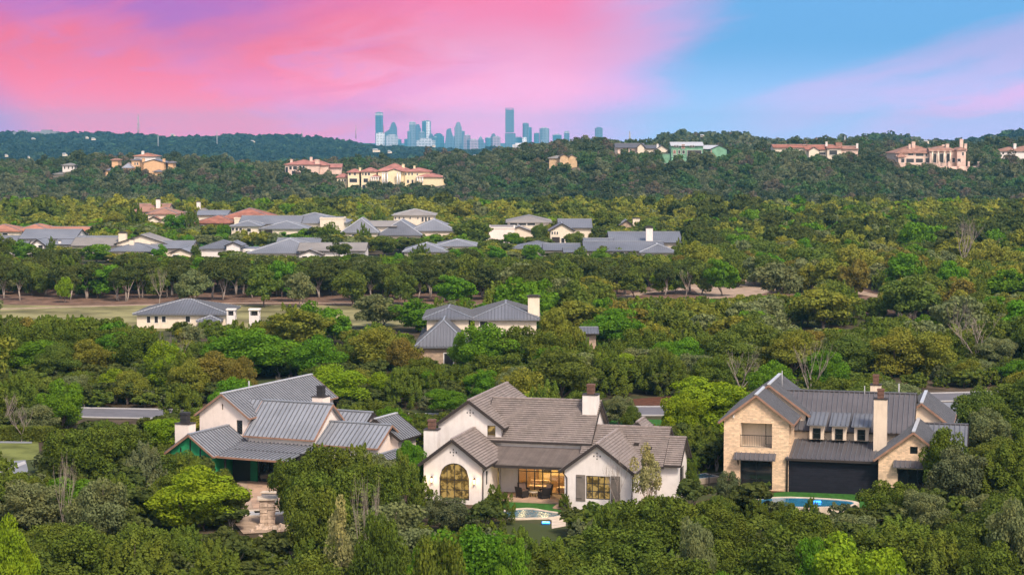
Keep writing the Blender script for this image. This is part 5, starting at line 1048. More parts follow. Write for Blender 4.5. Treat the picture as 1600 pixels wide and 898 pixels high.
def crown_puffs(seed, rad, z0, z1, nleaf, size, nclump=26, flat=.75, spread=.8, cl=(.17, .33)):
    """broadleaf crown: overlapping rounded puffs of leaves over limbs, with gaps"""
    r = NP(seed); H = (z1-z0)/2; cz = z0+H*.95; d = rdir(r, nclump, -.45 if z0 > 1.9 else -.95); rr = spread*r.uniform(.35, 1.0, nclump); C = np.stack([d[:, 0]*rad*rr, d[:, 1]*rad*rr, cz+d[:, 2]*H*rr], 1)
    C[:, 2] += r.uniform(-.1, .1, nclump)*H; q = r.uniform(cl[0], cl[1], nclump)*rad
    k = r.choice(nclump, nleaf, p=q**2/np.sum(q**2)); dd = rdir(r, nleaf, -.75); rad_ = q[k]*r.uniform(.55, 1.08, nleaf)**.6
    c = C[k]+dd*rad_[:, None]*np.array([1, 1, flat]); n = dd*.9+rdir(r, nleaf)*.75; up = rdir(r, nleaf)
    s = size*r.uniform(.6, 1.35, nleaf); return c, n, up, s, s*r.uniform(.8, 1.5, nleaf), np.clip(r.normal(.5, .28, nleaf), 0, 1), C
def crown_plumes(seed, rad, z0, z1, nleaf, size, nplume=46, ph=.88):
    """juniper crown: many upright pointed sprays crowding a broad, uneven dome"""
    r = NP(seed); nlead = r.integers(3, 6); LX = r.uniform(-.42, .42, (nlead, 2))*rad; LH = r.uniform(.62, 1.0, nlead); LH[0] = 1.0
    P = []; Hh = z1-z0
    for i in range(nplume):
        j = r.integers(nlead); a = r.uniform(0, 2*np.pi); t = r.uniform(0, 1)**.75; prof = (1-t)**.40*.98+.04; rr = rad*.74*prof*r.uniform(.62, 1.05)
        P.append((LX[j, 0]+math.cos(a)*rr, LX[j, 1]+math.sin(a)*rr, z0+Hh*LH[j]*t*.90, math.cos(a), math.sin(a), r.uniform(.7, 1.3)))
    P = np.array(P); k = r.integers(0, nplume, nleaf); t = r.uniform(0, 1, nleaf)**.9; ang = r.uniform(0, 2*np.pi, nleaf); prr = .60*P[k, 5]*ph*(1-t*.92)**.8*r.uniform(.55, 1.0, nleaf); L = ph*P[k, 5]
    c = np.stack([P[k, 0]+P[k, 3]*(t*.30*L)+np.cos(ang)*prr, P[k, 1]+P[k, 4]*(t*.30*L)+np.sin(ang)*prr, P[k, 2]+(t-.35)*L*1.15], 1)
    c[:, 2] = np.maximum(c[:, 2], z0*.5)
    n = np.stack([np.cos(ang), np.sin(ang), np.full(nleaf, .55)], 1)+rdir(r, nleaf)*.55; up = np.stack([P[k, 3]*.35, P[k, 4]*.35, np.ones(nleaf)], 1)+rdir(r, nleaf)*.6
    s = size*r.uniform(.6, 1.25, nleaf); return c, n, up, s, s*r.uniform(1.0, 1.6, nleaf), np.clip(r.normal(.45, .25, nleaf)+t*.12, 0, 1), P[:, :3]
def branches(mb, p, d, L, r0, depth, rng, n=5, spread=.55, ends=None, up=.12):
    segs = 3; pts = [p]; rad = [r0]; q = p; dd = d
    for i in range(segs):
        dd = (dd+Vector((rng.uniform(-.18, .18), rng.uniform(-.18, .18), rng.uniform(-.05, .15)+up*.5))).normalized(); q = q+dd*L/segs; pts.append(q); rad.append(r0*(1-.5*(i+1)/segs))
    mb.tube(pts, rad, max(3, n), 0, cap=False)
    if depth == 0:
        if ends is not None: ends.append(q)
        return
    for i in range(rng.choice((2, 3, 3)) if depth > 1 else rng.choice((3, 4))):
        nd = (dd+Vector((rng.uniform(-1, 1), rng.uniform(-1, 1), rng.uniform(-.25, .6)))*spread).normalized(); st_ = pts[-1] if i < 2 else pts[-2]
        branches(mb, st_, nd, L*rng.uniform(.58, .82), r0*.5, depth-1, rng, n-1, spread, ends, up)
def trunk_mesh(seed, h, rad, zc, C, m_, r0=.16, stems=1, lean=.15, lod=0):
    rng = random.Random(seed); mb = MB(); nb = 5 if lod == 0 else 3
    idx = list(range(len(C))); rng.shuffle(idx)
    for s in range(stems):
        a = rng.uniform(0, 6.28); b0 = Vector((math.cos(a)*.22*(stems > 1), math.sin(a)*.22*(stems > 1), -.25)); ln = Vector((rng.uniform(-lean, lean), rng.uniform(-lean, lean), 0))*zc
        f = b0+ln*(1.0 if stems == 1 else 1.8)+Vector((0, 0, zc+.25)); mid = (b0+f)*.5+Vector((rng.uniform(-.12, .12), rng.uniform(-.12, .12), 0))
        mb.tube([b0, mid, f], [r0*1.2, r0*.95, r0*.8], 7 if lod == 0 else 5, 0)
        for j in range(nb):
            e = Vector(C[idx[(s*nb+j) % len(idx)]]); mm = f.lerp(e, .5)+Vector((rng.uniform(-.25, .25), rng.uniform(-.25, .25), .15)); mb.tube([f-Vector((0, 0, .1)), mm, e], [r0*.6, r0*.38, r0*.14], 5 if lod == 0 else 4, 0, cap=False)
    me = bpy.data.meshes.new('trunk'); me.from_pydata(mb.v, [], mb.f); me.materials.append(m_); me.polygons.foreach_set('use_smooth', [True]*len(me.polygons)); return me
# kind: object name, leaf material, generator, height, radius, crown base, trunk
SPEC = {
 'juniper':  ('juniper_tree', 'juniper', 'plume', 6.0, 3.2, .2, 'bark', 3), 'juniper_grey': ('juniper_tree', 'juniper_grey', 'plume', 5.8, 3.0, .3, 'bark', 3),
 'oak':      ('oak_tree', 'oak', 'puff', 7.4, 3.9, .4, 'bark', 1), 'elm': ('elm_tree', 'elm', 'puff', 8.0, 3.8, .4, 'bark', 1), 'lime': ('elm_tree', 'lime', 'puff', 7.6, 3.6, .4, 'bark', 1),
 'golden':   ('oak_tree', 'golden', 'puff', 7.4, 3.9, .3, 'bark', 2), 'spring': ('oak_tree', 'spring', 'puff', 7.4, 3.9, .3, 'bark', 2), 'bronze': ('oak_tree', 'bronze', 'puff', 7.4, 3.9, .3, 'bark', 2), 'sage': ('oak_tree', 'sage', 'puff', 7.0, 3.7, .6, 'bark_pale', 2),
 'woodland': ('woodland_tree', 'woodland', 'puff', 9.0, 3.6, 2.5, 'bark_mid', 2),
 'bare':     ('bare_tree', 'twig', 'bare', 6.4, 3.0, 1.2, 'bark_pale', 1), 'wispy': ('young_tree', 'straw', 'wisp', 5.5, 1.7, .8, 'bark_pale', 2)}
CACHE = {}
def tree_mesh(sp, var, lod):
    key = (sp, var, lod)
    if key in CACHE: return CACHE[key]
    nm, lf, gen, h, rad, zb, bk, stems = SPEC[sp]; seed = {'plume': 100, 'puff': 200, 'bare': 300, 'wisp': 400}[gen]+var*17+(zb > 2)*5+int(rad*10)
    nl = (19000, 6400, 1500)[lod]; sz = (.19, .32, .66)[lod]
    if gen == 'plume' and var >= 2:
        sz = (.15, .26, .52)[lod]; c, n, u_, w, hh, lv, C = crown_puffs(seed, rad*1.05, zb, h*.97, nl, sz, (90, 70, 40)[lod], .95, .86, (.12, .24)); u_ = u_*.6+np.array([0, 0, .9])
    elif gen == 'plume':
        sz = (.135, .235, .48)[lod]; c, n, u_, w, hh, lv, C = crown_plumes(seed, rad, zb, h, nl, sz, (96, 72, 44)[lod])
    elif gen == 'puff': c, n, u_, w, hh, lv, C = crown_puffs(seed, rad, zb, h, nl, sz, (64, 48, 28)[lod])
    elif gen == 'wisp': c, n, u_, w, hh, lv, C = crown_puffs(seed, rad, zb, h, nl//5, sz*.7, 26, 1.3, .9, (.2, .3))
    else: C = None
    if gen == 'bare':
        rng = random.Random(seed); mb = MB(); ends = []
        br = MB(); base = Vector((0, 0, -.2)); top = Vector((rng.uniform(-.3, .3), rng.uniform(-.3, .3), 1.5)); mb.tube([base, top], [.17, .12], 7)
        for i in range(5): a = i*1.3+rng.uniform(-.3, .3); branches(br, top, Vector((math.cos(a)*.7, math.sin(a)*.7, 1)).normalized(), 2.3, .085, 3 if lod < 2 else 2, rng, 5, .6, ends)
        me = bpy.data.meshes.new('crown'); me.from_pydata(br.v, [], br.f); me.materials.append(M['twig_bark']); tm = bpy.data.meshes.new('trunk'); tm.from_pydata(mb.v, [], mb.f); tm.materials.append(M['twig_bark'])
    else:
        me = quadmesh('crown', c, n, u_, w, hh, LEAF[lf], lv)
        tm = trunk_mesh(seed+3, h, rad, max(zb*.9, .8) if gen != 'plume' else 1.0, C, M[bk], .17 if gen == 'puff' else .11, stems, .12, lod)
    CACHE[key] = (me, tm); return CACHE[key]
FIRST = {}
COUNT = {}
def put_tree(x, y, sp, top, radius, label, group=None, var=None, rng=random, z=None, wide=1.0):
    nm, lf, gen, h, rad, zb, bk, stems = SPEC[sp]; z = T1(x, y) if z is None else z; var = rng.randrange(4) if var is None else var; lod = 0 if y < 290 else 1
    key = (sp, var, lod)
    if key not in FIRST:
        me, tm = tree_mesh(sp, var, lod); root = bpy.data.objects.new(nm, None); COL.objects.link(root); root['category'] = nm.split('_')[0]+' tree' if nm not in ('young_tree',) else 'young tree'
        cr = bpy.data.objects.new('crown', me); COL.objects.link(cr); cr.parent = root; tr = bpy.data.objects.new('trunk', tm); COL.objects.link(tr); tr.parent = root
        FIRST[key] = root; root['fresh'] = 1
    src = FIRST[key]
    if src.get('fresh'): del src['fresh']; o = src
    else:
        o = src.copy(); COL.objects.link(o)
        for ch in src.children: c_ = ch.copy(); COL.objects.link(c_); c_.parent = o
    o.location = (x, y, z-.05); s = radius/rad; o.scale = (s*wide, s*rng.uniform(.92, 1.08), (top-z)/h*(.94 if gen == 'puff' else 1)); o.rotation_euler = (0, 0, rng.uniform(-.5, .5) if wide != 1 else rng.uniform(0, 6.28)); o['label'] = label
    if group: o['group'] = group
    COUNT[nm] = COUNT.get(nm, 0)+1; return o
PLACED = []  # (x, y, r)
rt = random.Random(11)
GN_ = {'juniper': 'dark junipers among the houses', 'juniper_grey': 'dark junipers among the houses', 'oak': 'oaks in spring leaf', 'golden': 'oaks in spring leaf', 'bronze': 'oaks in spring leaf', 'sage': 'oaks in spring leaf', 'elm': 'bright green trees', 'lime': 'bright green trees', 'woodland': 'tall trees lining the fairway', 'spring': 'oaks in spring leaf', 'bare': 'leafless grey trees', 'wispy': 'young thin trees'}
def MT(px, ytop, wpx, Y, sp, label, wide=1.0):
    a = at(px, ytop, Y); r_ = wpx*Y/FPX/2; put_tree(a.x, Y, sp, a.z, r_, label, GN_[sp], rt.choice((2, 3)) if sp == 'juniper' and wpx > 88 else None, rt, wide=wide); PLACED.append((a.x, Y, r_*.8))
    if sp not in ('juniper',): MK.append((px-wpx*.36, px+wpx*.36, ytop+2, ytop+wpx*.62, Y))
MK = []
# ---- trees with a face of their own, near to far
MT(308, 722, 156, 158, 'lime', 'flat-topped lime green tree in front of the green-boarded gable')
MT(352, 716, 80, 161, 'oak', 'olive tree crowding the lime tree before the green door')
MT(466, 700, 100, 160, 'juniper', 'tall dark juniper hiding the porch of the unfinished house')
MT(520, 684, 140, 163, 'juniper', 'broad juniper before the small roofs of the unfinished house')
MT(575, 712, 110, 156, 'juniper', 'juniper filling the gap between unfinished house and white house')
MT(496, 742, 116, 147, 'juniper', 'juniper with dark stems beside the outdoor kitchen cabinet')
MT(640, 672, 62, 172, 'elm', 'bright green tree at the left corner of the white house')
MT(636, 700, 80, 165, 'juniper', 'small juniper at the foot of the white house chimney')
MT(532, 770, 62, 139, 'wispy', 'wispy straw-coloured young tree below the unfinished house')
MT(573, 762, 62, 138, 'bare', 'leafless pale upright tree beside the wispy straw-coloured one')
MT(592, 786, 90, 136, 'juniper', 'juniper right of the pale leafless tree')
MT(740, 782, 190, 136, 'elm', 'big bright green tree below the arched window')
MT(668, 796, 90, 132, 'elm', 'bright green tree at the left shoulder of the big one')
MT(800, 800, 80, 133, 'elm', 'bright green tree beside the curved pool')
MT(680, 806, 120, 122, 'juniper', 'dense dark juniper in front of the big bright green tree')
MT(765, 755, 70, 160, 'juniper', 'rounded juniper against the wall right of the arched window')
MT(700, 768, 70, 157, 'juniper_grey', 'greyish shrubby juniper under the arched window')
MT(650, 752, 70, 160, 'juniper', 'dark juniper left of the lantern on the white house')
MT(1012, 690, 56, 163, 'wispy', 'slender young tree with loose leaves before the shuttered wing')
MT(962, 722, 44, 165, 'bare', 'small bare sapling before the shutters of the white house')
MT(945, 776, 80, 148, 'juniper', 'juniper at the corner under the shuttered window')
MT(1030, 762, 110, 150, 'juniper', 'dark juniper along the right end of the white house')
MT(1082, 716, 26, 172, 'juniper', 'narrow columnar juniper beside the side windows of the white house')
MT(884, 768, 26, 167, 'juniper', 'small shrub at the porch corner of the white house')
MT(1136, 728, 48, 165, 'juniper_grey', 'upright grey-green bush beside the dark garden door')
MT(1118, 770, 70, 157, 'juniper', 'juniper in front of the side fence')
MT(1085, 782, 70, 139, 'sage', 'pale sage tree below the gap between two houses')
MT(1120, 852, 95, 121, 'elm', 'bright green tree cut by the bottom edge below the gap')
MT(1335, 792, 185, 133, 'lime', 'large lime green tree below the oval plunge pool')
MT(1272, 812, 80, 134, 'elm', 'bright green tree left of the large lime green one')
MT(1390, 742, 105, 158, 'juniper', 'juniper at the right end of the black screened porch')
MT(1478, 655, 92, 170, 'juniper', 'tall juniper covering the corner of the stone wing')
MT(1500, 690, 120, 166, 'juniper_grey', 'smoky grey-green juniper beyond the stone wing')
MT(1552, 620, 90, 190, 'sage', 'feathery pale tree beside the driveway lawn')
MT(1590, 755, 110, 142, 'sage', 'beige-olive tree cut by the right edge')
MT(1440, 752, 90, 155, 'sage', 'dusty pale tree in front of the stone wing')
MT(1228, 780, 44, 159, 'juniper', 'small juniper before the wall of the oval plunge pool')
MT(1180, 775, 54, 160, 'juniper', 'small juniper beside the round fire pit')
MT(1265, 772, 40, 158, 'juniper', 'small juniper leaning over the oval plunge pool')
MT(1536, 590, 100, 205, 'oak', 'spreading oak with open dark limbs by the driveway')
MT(45, 735, 130, 155, 'sage', 'yellowish tree beside the side driveway')
MT(70, 655, 90, 212, 'juniper', 'dark juniper hiding the street below the rounded green tree')
MT(15, 648, 80, 214, 'juniper', 'dark juniper at the left edge above the clipped hedge')
MT(258, 650, 50, 212, 'juniper', 'small juniper where the street disappears behind the lime tree')
MT(150, 722, 120, 152, 'sage', 'pale olive tree in the middle of the near woods left of the patio')
MT(100, 727, 42, 153, 'bare', 'pale leafless shrub between two yellowish trees')
MT(130, 655, 135, 176, 'juniper', 'broad dark juniper above the side driveway')
MT(190, 660, 110, 180, 'juniper', 'upright dark juniper with pointed sprays left of the chimney')
MT(218, 690, 90, 172, 'juniper_grey', 'smoky grey-green juniper left of the green gable')
MT(20, 790, 90, 133, 'lime', 'light green tree with pale limbs at the left edge')
MT(262, 640, 90, 200, 'lime', 'bright lime tree behind the left chimney')
MT(95, 574, 82, 212, 'elm', 'bright green rounded tree above the street at far left')
MT(32, 640, 44, 205, 'bare', 'bare forked sapling standing on the left lawn edge')
MT(5, 620, 60, 208, 'bare', 'pinkish leafless tree at the left edge')
MT(695, 600, 72, 226, 'elm', 'round green tree left of the tall white gable')
MT(968, 610, 62, 216, 'sage', 'small olive tree behind the big white chimney')
MT(985, 625, 40, 212, 'oak', 'small dark oak beside the front lawn')
MT(1100, 568, 150, 206, 'lime', 'large glowing lime tree between the white house and the stone house')
MT(1065, 590, 80, 200, 'lime', 'lower lime tree leaning from the large glowing one')
MT(1205, 548, 85, 235, 'elm', 'fresh green tree behind the peak of the stone house')
MT(1290, 535, 80, 243, 'elm', 'fresh green tree behind twisting bare limbs')
MT(1270, 545, 70, 232, 'bare', 'tree of twisting bare white limbs behind the stone house')
MT(1160, 558, 70, 240, 'bare', 'pinkish bare thicket left of the stone house peak')
MT(1500, 478, 46, 300, 'bare', 'tall fan-shaped bare tree in the right woods')
MT(1395, 500, 130, 262, 'golden', 'broad beige-gold oak in the right woods')
MT(1240, 508, 110, 262, 'golden', 'golden-brown oak behind the lime tree')
MT(1560, 515, 70, 270, 'sage', 'feathery pale tree near the right edge')
MT(1420, 418, 118, 345, 'oak', 'big rounded olive oak beside the dirt path')
MT(1290, 436, 118, 330, 'golden', 'golden-yellow oak at the bend of the dirt path')
MT(1215, 398, 96, 388, 'sage', 'drooping grey-green oak by the dirt path')
MT(1128, 390, 60, 400, 'elm', 'bright green tree above the start of the dirt path')
MT(1335, 396, 62, 400, 'bronze', 'round bronze tree above the dirt path')
MT(1485, 390, 60, 380, 'elm', 'bright green tree in the dark right woods')
MT(1578, 404, 80, 370, 'elm', 'bright green tree near the right edge above the woods')
MT(1510, 350, 60, 470, 'bare', 'bare grey tree by the park road')
MT(1550, 372, 52, 455, 'golden', 'yellowish tree standing at the park road')
MT(1430, 334, 66, 500, 'elm', 'dark green park tree before the golden ones')
MT(1035, 416, 44, 405, 'lime', 'small lime tree by the dirt path start')
MT(1072, 424, 34, 402, 'bare', 'greyish tree next to the small lime tree')
MT(958, 470, 104, 288, 'elm', 'large bright green tree right of the rambling stone house')
MT(870, 462, 84, 264, 'golden', 'tall loose golden tree before the broad chimney')
MT(768, 486, 128, 262, 'elm', 'very bright green tree before the rambling stone house')
MT(722, 505, 44, 266, 'elm', 'smaller green tree touching the rambling stone house')
MT(600, 497, 122, 270, 'golden', 'golden oak left of the rambling stone house')
MT(632, 515, 66, 262, 'bronze', 'bronze oak close to the rambling stone house')
MT(640, 568, 90, 238, 'juniper', 'dark juniper above the tall white gable')
MT(400, 500, 150, 262, 'elm', 'largest vivid green tree in the woods behind the unfinished house')
MT(350, 508, 80, 268, 'elm', 'vivid green tree at the foot of the white chimney towers')
MT(490, 507, 104, 256, 'elm', 'vivid green tree right of the largest one')
MT(330, 536, 100, 240, 'bronze', 'bronze-brown tree behind the tall roof of the unfinished house')
MT(290, 548, 80, 236, 'golden', 'golden-brown tree near the bronze one')
MT(375, 548, 60, 232, 'bronze', 'bronze tree in front of the largest vivid green tree')
MT(370, 572, 90, 216, 'elm', 'mid-green tree just behind the unfinished house')
MT(530, 556, 110, 230, 'lime', 'lime-topped tree behind the ridge of the unfinished house')
MT(140, 518, 90, 262, 'golden', 'golden tree in the left woods')
MT(90, 530, 80, 258, 'oak', 'olive tree in the left woods beside the golden one')
MT(470, 470, 110, 300, 'golden', 'golden-green tree behind the vivid green trees')
MT(520, 468, 70, 305, 'elm', 'green tree between golden ones at the fairway edge')
MT(590, 452, 80, 330, 'sage', 'pale khaki bush-like tree at the end of the fairway')
MT(650, 462, 90, 325, 'elm', 'low bright green tree at the end of the fairway')
MT(600, 460, 70, 335, 'elm', 'bright green tree in front of the khaki one')
MT(300, 500, 46, 300, 'sage', 'thin pale tree in front of the small hipped house')
MT(1000, 505, 100, 262, 'juniper', 'dark spreading juniper right of the bright green tree')
MT(905, 455, 90, 318, 'golden', 'golden-green tree behind the broad chimney')
MT(1320, 515, 90, 275, 'juniper', 'dark juniper in the right woods')
# fairway line
MT(100, 422, 30, 384, 'lime', 'small lime tree at the foot of the left woods')
MT(152, 402, 84, 396, 'elm', 'bright green tree in the line above the fairway')
MT(300, 412, 66, 378, 'sage', 'grey-olive tree with forked pale trunks on the fairway edge')
MT(248, 424, 34, 380, 'bare', 'leaning grey tree beside the grey-olive one')
MT(412, 406, 66, 374, 'oak', 'mid-green leaning oak standing out on the fairway')
MT(440, 396, 50, 398, 'elm', 'green tree behind the leaning oak')
MT(470, 418, 48, 374, 'sage', 'small brownish-olive tree standing on the fairway')
MT(550, 408, 64, 376, 'oak', 'round olive oak in the middle of the fairway edge')
MT(612, 404, 38, 382, 'oak', 'first of two joined olive oaks on the fairway edge')
MT(632, 415, 44, 380, 'oak', 'second, lower of two joined olive oaks on the fairway edge')
MT(725, 388, 62, 392, 'oak', 'tall olive oak rising behind a bright green one')
MT(712, 418, 76, 374, 'elm', 'low bright green oak at the right end of the fairway')
MT(622, 383, 30, 440, 'elm', 'pointed green tree above two joined olive oaks')
# trees standing between the neighbourhood houses
for px, yt, w, Y, sp, l in ((33, 372, 46, 525, 'elm', 'bright green tree before the white gabled house'), (79, 369, 20, 520, 'juniper', 'dark narrow tree beside the white gable'), (8, 366, 44, 525, 'juniper', 'dark tree by the blue-grey roof at the left edge'), (211, 317, 40, 655, 'juniper', 'tall dark tree left of the tall cream house'), (180, 320, 40, 660, 'golden', 'golden tree left of the tall dark one'),
    (271, 328, 44, 640, 'elm', 'green lawn tree in front of the tall cream house'), (298, 318, 34, 655, 'juniper', 'dark tree between lawn tree and rust-red roofs'), (291, 361, 27, 560, 'elm', 'small green tree on the neighbourhood lawn'), (350, 345, 28, 600, 'elm', 'upright green tree before the rust-red roofed house'), (320, 362, 60, 585, 'sage', 'low pale tree under the rust-red roofed house'), (250, 379, 32, 508, 'elm', 'green tree between pale chimney house and the small gable'),
    (306, 378, 17, 508, 'juniper', 'narrow dark tree at the small pale gable'), (515, 345, 52, 575, 'juniper', 'broad dark tree before the stepped villa'), (476, 355, 46, 580, 'elm', 'green tree left of the broad dark one'), (570, 345, 28, 570, 'juniper', 'round dark tree beside the dark garage'), (600, 361, 60, 545, 'oak', 'wide olive tree before the square lookout tower'), (594, 320, 30, 665, 'juniper', 'dark round tree left of the square lookout tower'),
    (738, 334, 66, 580, 'oak', 'large olive tree right of the square lookout tower'), (720, 358, 36, 560, 'elm', 'green tree under the large olive one'), (479, 314, 42, 690, 'lime', 'pale lime round tree behind the stepped villa'), (800, 356, 38, 575, 'elm', 'green tree before the broad taupe roof'), (844, 341, 30, 595, 'oak', 'olive tree left of the half-timbered house'), (900, 355, 42, 565, 'oak', 'olive tree right of the half-timbered garage'),
    (832, 376, 44, 505, 'elm', 'bright tree before the two-tier dark roofs'), (908, 383, 30, 497, 'juniper', 'dark tree at the end of the long striped roof'), (938, 380, 34, 494, 'elm', 'bright tree under the long striped roof'), (1066, 368, 34, 490, 'juniper', 'dark tree at the right end of the long striped roof'), (947, 320, 52, 640, 'oak', 'olive tree behind the long striped roof'), (990, 391, 22, 488, 'juniper', 'narrow dark tree before the long striped roof'),
    (430, 358, 30, 575, 'sage', 'pale shrub-like tree beside the stepped villa garage'), (655, 378, 40, 508, 'juniper', 'dark tree cutting into the low blue-grey roof'), (530, 372, 44, 500, 'woodland', 'dark tree between two low roofs above the tree line'), (150, 376, 60, 512, 'elm', 'green tree at the left of the broad gable house'), (775, 376, 40, 500, 'elm', 'green tree below the flat-roofed modern house')): MT(px, yt, w, Y, sp, l)
for px, yt, w, Y, l in ((780, 548, 120, 248, 'wide dark juniper below the very bright green tree'), (905, 516, 60, 266, 'dark juniper before the small stone outbuilding'), (858, 528, 70, 262, 'dark juniper under the tall loose golden tree'), (660, 556, 66, 255, 'dark juniper at the stone corner of the rambling house'), (725, 566, 70, 252, 'low juniper before the stone wall of the rambling house'), (330, 499, 70, 316, 'dark juniper below the white square chimney towers'), (283, 500, 50, 318, 'juniper hiding the right half of the small hipped house'), (812, 500, 90, 262, 'dark juniper between the very bright green tree and the tall loose golden one'), (492, 692, 76, 166, 'dark juniper before the small green gable of the unfinished house')): MT(px, yt, w, Y, 'juniper', l)
for k_ in MK: keep(*k_)
# ---- more or less regular planting: what the view must keep open
for r_ in ((275, 640, 583, 692, 182), (268, 300, 645, 700, 181), (310, 372, 690, 704, 180), (372, 430, 700, 752, 178), (396, 440, 752, 800, 168), (400, 442, 800, 838, 160),
           (664, 690, 645, 705, 173), (690, 960, 597, 700, 184), (668, 775, 690, 758, 168), (775, 892, 690, 784, 168), (812, 868, 782, 824, 160), (888, 960, 700, 784, 167), (930, 1075, 664, 745, 170), (958, 985, 745, 768, 166), (1000, 1060, 745, 764, 170), (1060, 1110, 700, 768, 171),
           (1126, 1236, 580, 765, 174), (1230, 1440, 607, 768, 174), (1236, 1372, 700, 770, 168), (1145, 1292, 768, 794, 163), (1372, 1438, 690, 752, 172), (1440, 1492, 640, 690, 178), (1300, 1372, 768, 772, 165),
           (135, 230, 641, 655, 224), (0, 40, 696, 740, 181), (0, 70, 668, 695, 200), (950, 1062, 628, 664, 226), (1440, 1500, 618, 662, 234),
           (0, 205, 474, 492, 350), (205, 640, 456, 470, 372), (965, 1125, 444, 463, 406), (1040, 1190, 441, 452, 424), (1350, 1372, 452, 462, 400), (1140, 1200, 436, 446, 388), (205, 300, 470, 508, 328), (300, 358, 470, 492, 328), (655, 700, 480, 545, 270), (690, 742, 542, 570, 268), (1495, 1600, 392, 402, 455), (1390, 1480, 376, 384, 460)): keep(*r_)
ROADS = [((-200, 222), (-60, 226), 6), ((-62, 226), (-15, 222), 6.5), ((-15, 222), (20, 229), 7), ((20, 229), (90, 252), 7.5)]+[(G(*a), G(*b), 4.5) for a, b in (((965, 468), (1010, 457)), ((1010, 457), (1065, 452)), ((1065, 452), (1125, 443)), ((1125, 443), (1185, 440)), ((1185, 440), (1290, 444)), ((1290, 444), (1360, 461)), ((1360, 461), (1420, 470)))]
def seg_d(p, a, b):
    ax, ay = a; bx, by = b; t = max(0, min(1, ((p[0]-ax)*(bx-ax)+(p[1]-ay)*(by-ay))/((bx-ax)**2+(by-ay)**2))); return math.hypot(p[0]-ax-t*(bx-ax), p[1]-ay-t*(by-ay))
LOCAL = [(-7.361, 170.083, PHI, -2.0, 22.5, -9.5, 22), (24.403, 175.369, PHI, -7.2, 15.5, -10.5, 18), (-23.974, 180.809, PHL, -9.0, 14.0, -4.5, 21), (-23.974, 180.809, PHL, 0, 12.5, -17, -4)]
def blocked(x, y, r_=1.0):
    for ox, oy, ph, w0, w1, d0, d1 in LOCAL:
        dx, dy = x-ox, y-oy; w = dx*math.cos(ph)+dy*math.sin(ph); d = -dx*math.sin(ph)+dy*math.cos(ph)
        if w0 < w < w1 and d0 < d < d1: return True
    for a, b, w in ROADS:
        if seg_d((x, y), a, b) < w: return True
    if 9 < x < 22.5 and 198 < y < 240: return True
    if 45 < x < 58 and 212 < y < 240: return True
    if -3 < x < 7 and 210 < y < 224: return True
    if x < -44 and 183 < y < 207: return True
    if 318 < y < 386 and x < -22-max(0, y-366)*0: return True
    if 336 < y < 386 and x < 2: return True
    if 325 < y < 350 and -64 < x < -44: return True
    if 266 < y < 300 and -15 < x < 13: return True
    return False
def fit(x, y, top, r_, minh=2.3, slack=2.5, shrink=True):
    """lower the crown until it leaves the listed views open; None when it cannot"""
    z = T1(x, y)
    for _ in range(4):
        p, q = pix(x, y, top); pb = pix(x, y, z)[1]; rp = FPX*r_*.80/y; bad = None
        for x0, x1, y0, y1, Yk in KEEP:
            sl = slack+(hash((int(x*7), int(y*5))) % 17 if y < 164 and 168.5 < Yk < 185 else 0)
            if y < Yk-.5 and p+rp > x0 and p-rp < x1 and q < y1-sl and pb > y0: bad = max(bad or 0, y1-sl*.9)
        if bad is None: return top
        if not shrink: return None
        nt = at(p, bad, y).z
        if nt-z < minh: return None
        top = nt
    return None
def species(Y, px, rng):
    if Y < 200: t = (('juniper', .68), ('juniper_grey', .09), ('oak', .10), ('sage', .08), ('elm', .025), ('bare', .025))
    elif Y < 340: t = (('juniper', .50), ('oak', .13), ('golden', .10), ('elm', .09), ('bronze', .04), ('sage', .08), ('bare', .015), ('lime', .045)) if px < 1000 else (('juniper', .46), ('oak', .20), ('golden', .15), ('sage', .11), ('bronze', .03), ('elm', .04), ('bare', .01))
    elif Y < 480: t = (('woodland', .40), ('juniper', .25), ('oak', .15), ('sage', .08), ('golden', .06), ('elm', .06)) if px < 1000 else (('juniper', .26), ('oak', .25), ('spring', .10), ('golden', .15), ('sage', .12), ('bronze', .05), ('elm', .07))
    elif Y < 640: t = (('woodland', .25), ('oak', .25), ('spring', .12), ('elm', .13), ('golden', .15), ('sage', .10))
    else: t = (('golden', .30), ('spring', .28), ('oak', .22), ('woodland', .08), ('sage', .05), ('elm', .04), ('lime', .03))
    r_ = rng.random(); a = 0
    for k, p in t:
        a += p
        if r_ < a: return k
    return t[0][0]
U_ = ['', 'first', 'second', 'third', 'fourth', 'fifth', 'sixth', 'seventh', 'eighth', 'ninth']
ORD = U_[1:]+['tenth', 'eleventh', 'twelfth', 'thirteenth', 'fourteenth', 'fifteenth', 'sixteenth', 'seventeenth', 'eighteenth', 'nineteenth']
for t_, e_ in (('twent', 2), ('thirt', 3), ('fort', 4), ('fift', 5), ('sixt', 6), ('sevent', 7), ('eight', 8)): ORD += [t_+'ieth']+[t_+'y-'+w for w in U_[1:]]
WORD = {'juniper': 'dark green juniper', 'juniper_grey': 'grey-green juniper', 'oak': 'olive oak', 'golden': 'golden oak', 'bronze': 'bronze oak', 'sage': 'pale sage oak', 'elm': 'bright green tree', 'lime': 'lime green tree', 'bare': 'leafless grey tree', 'spring': 'yellow-green oak', 'woodland': 'dark tree'}
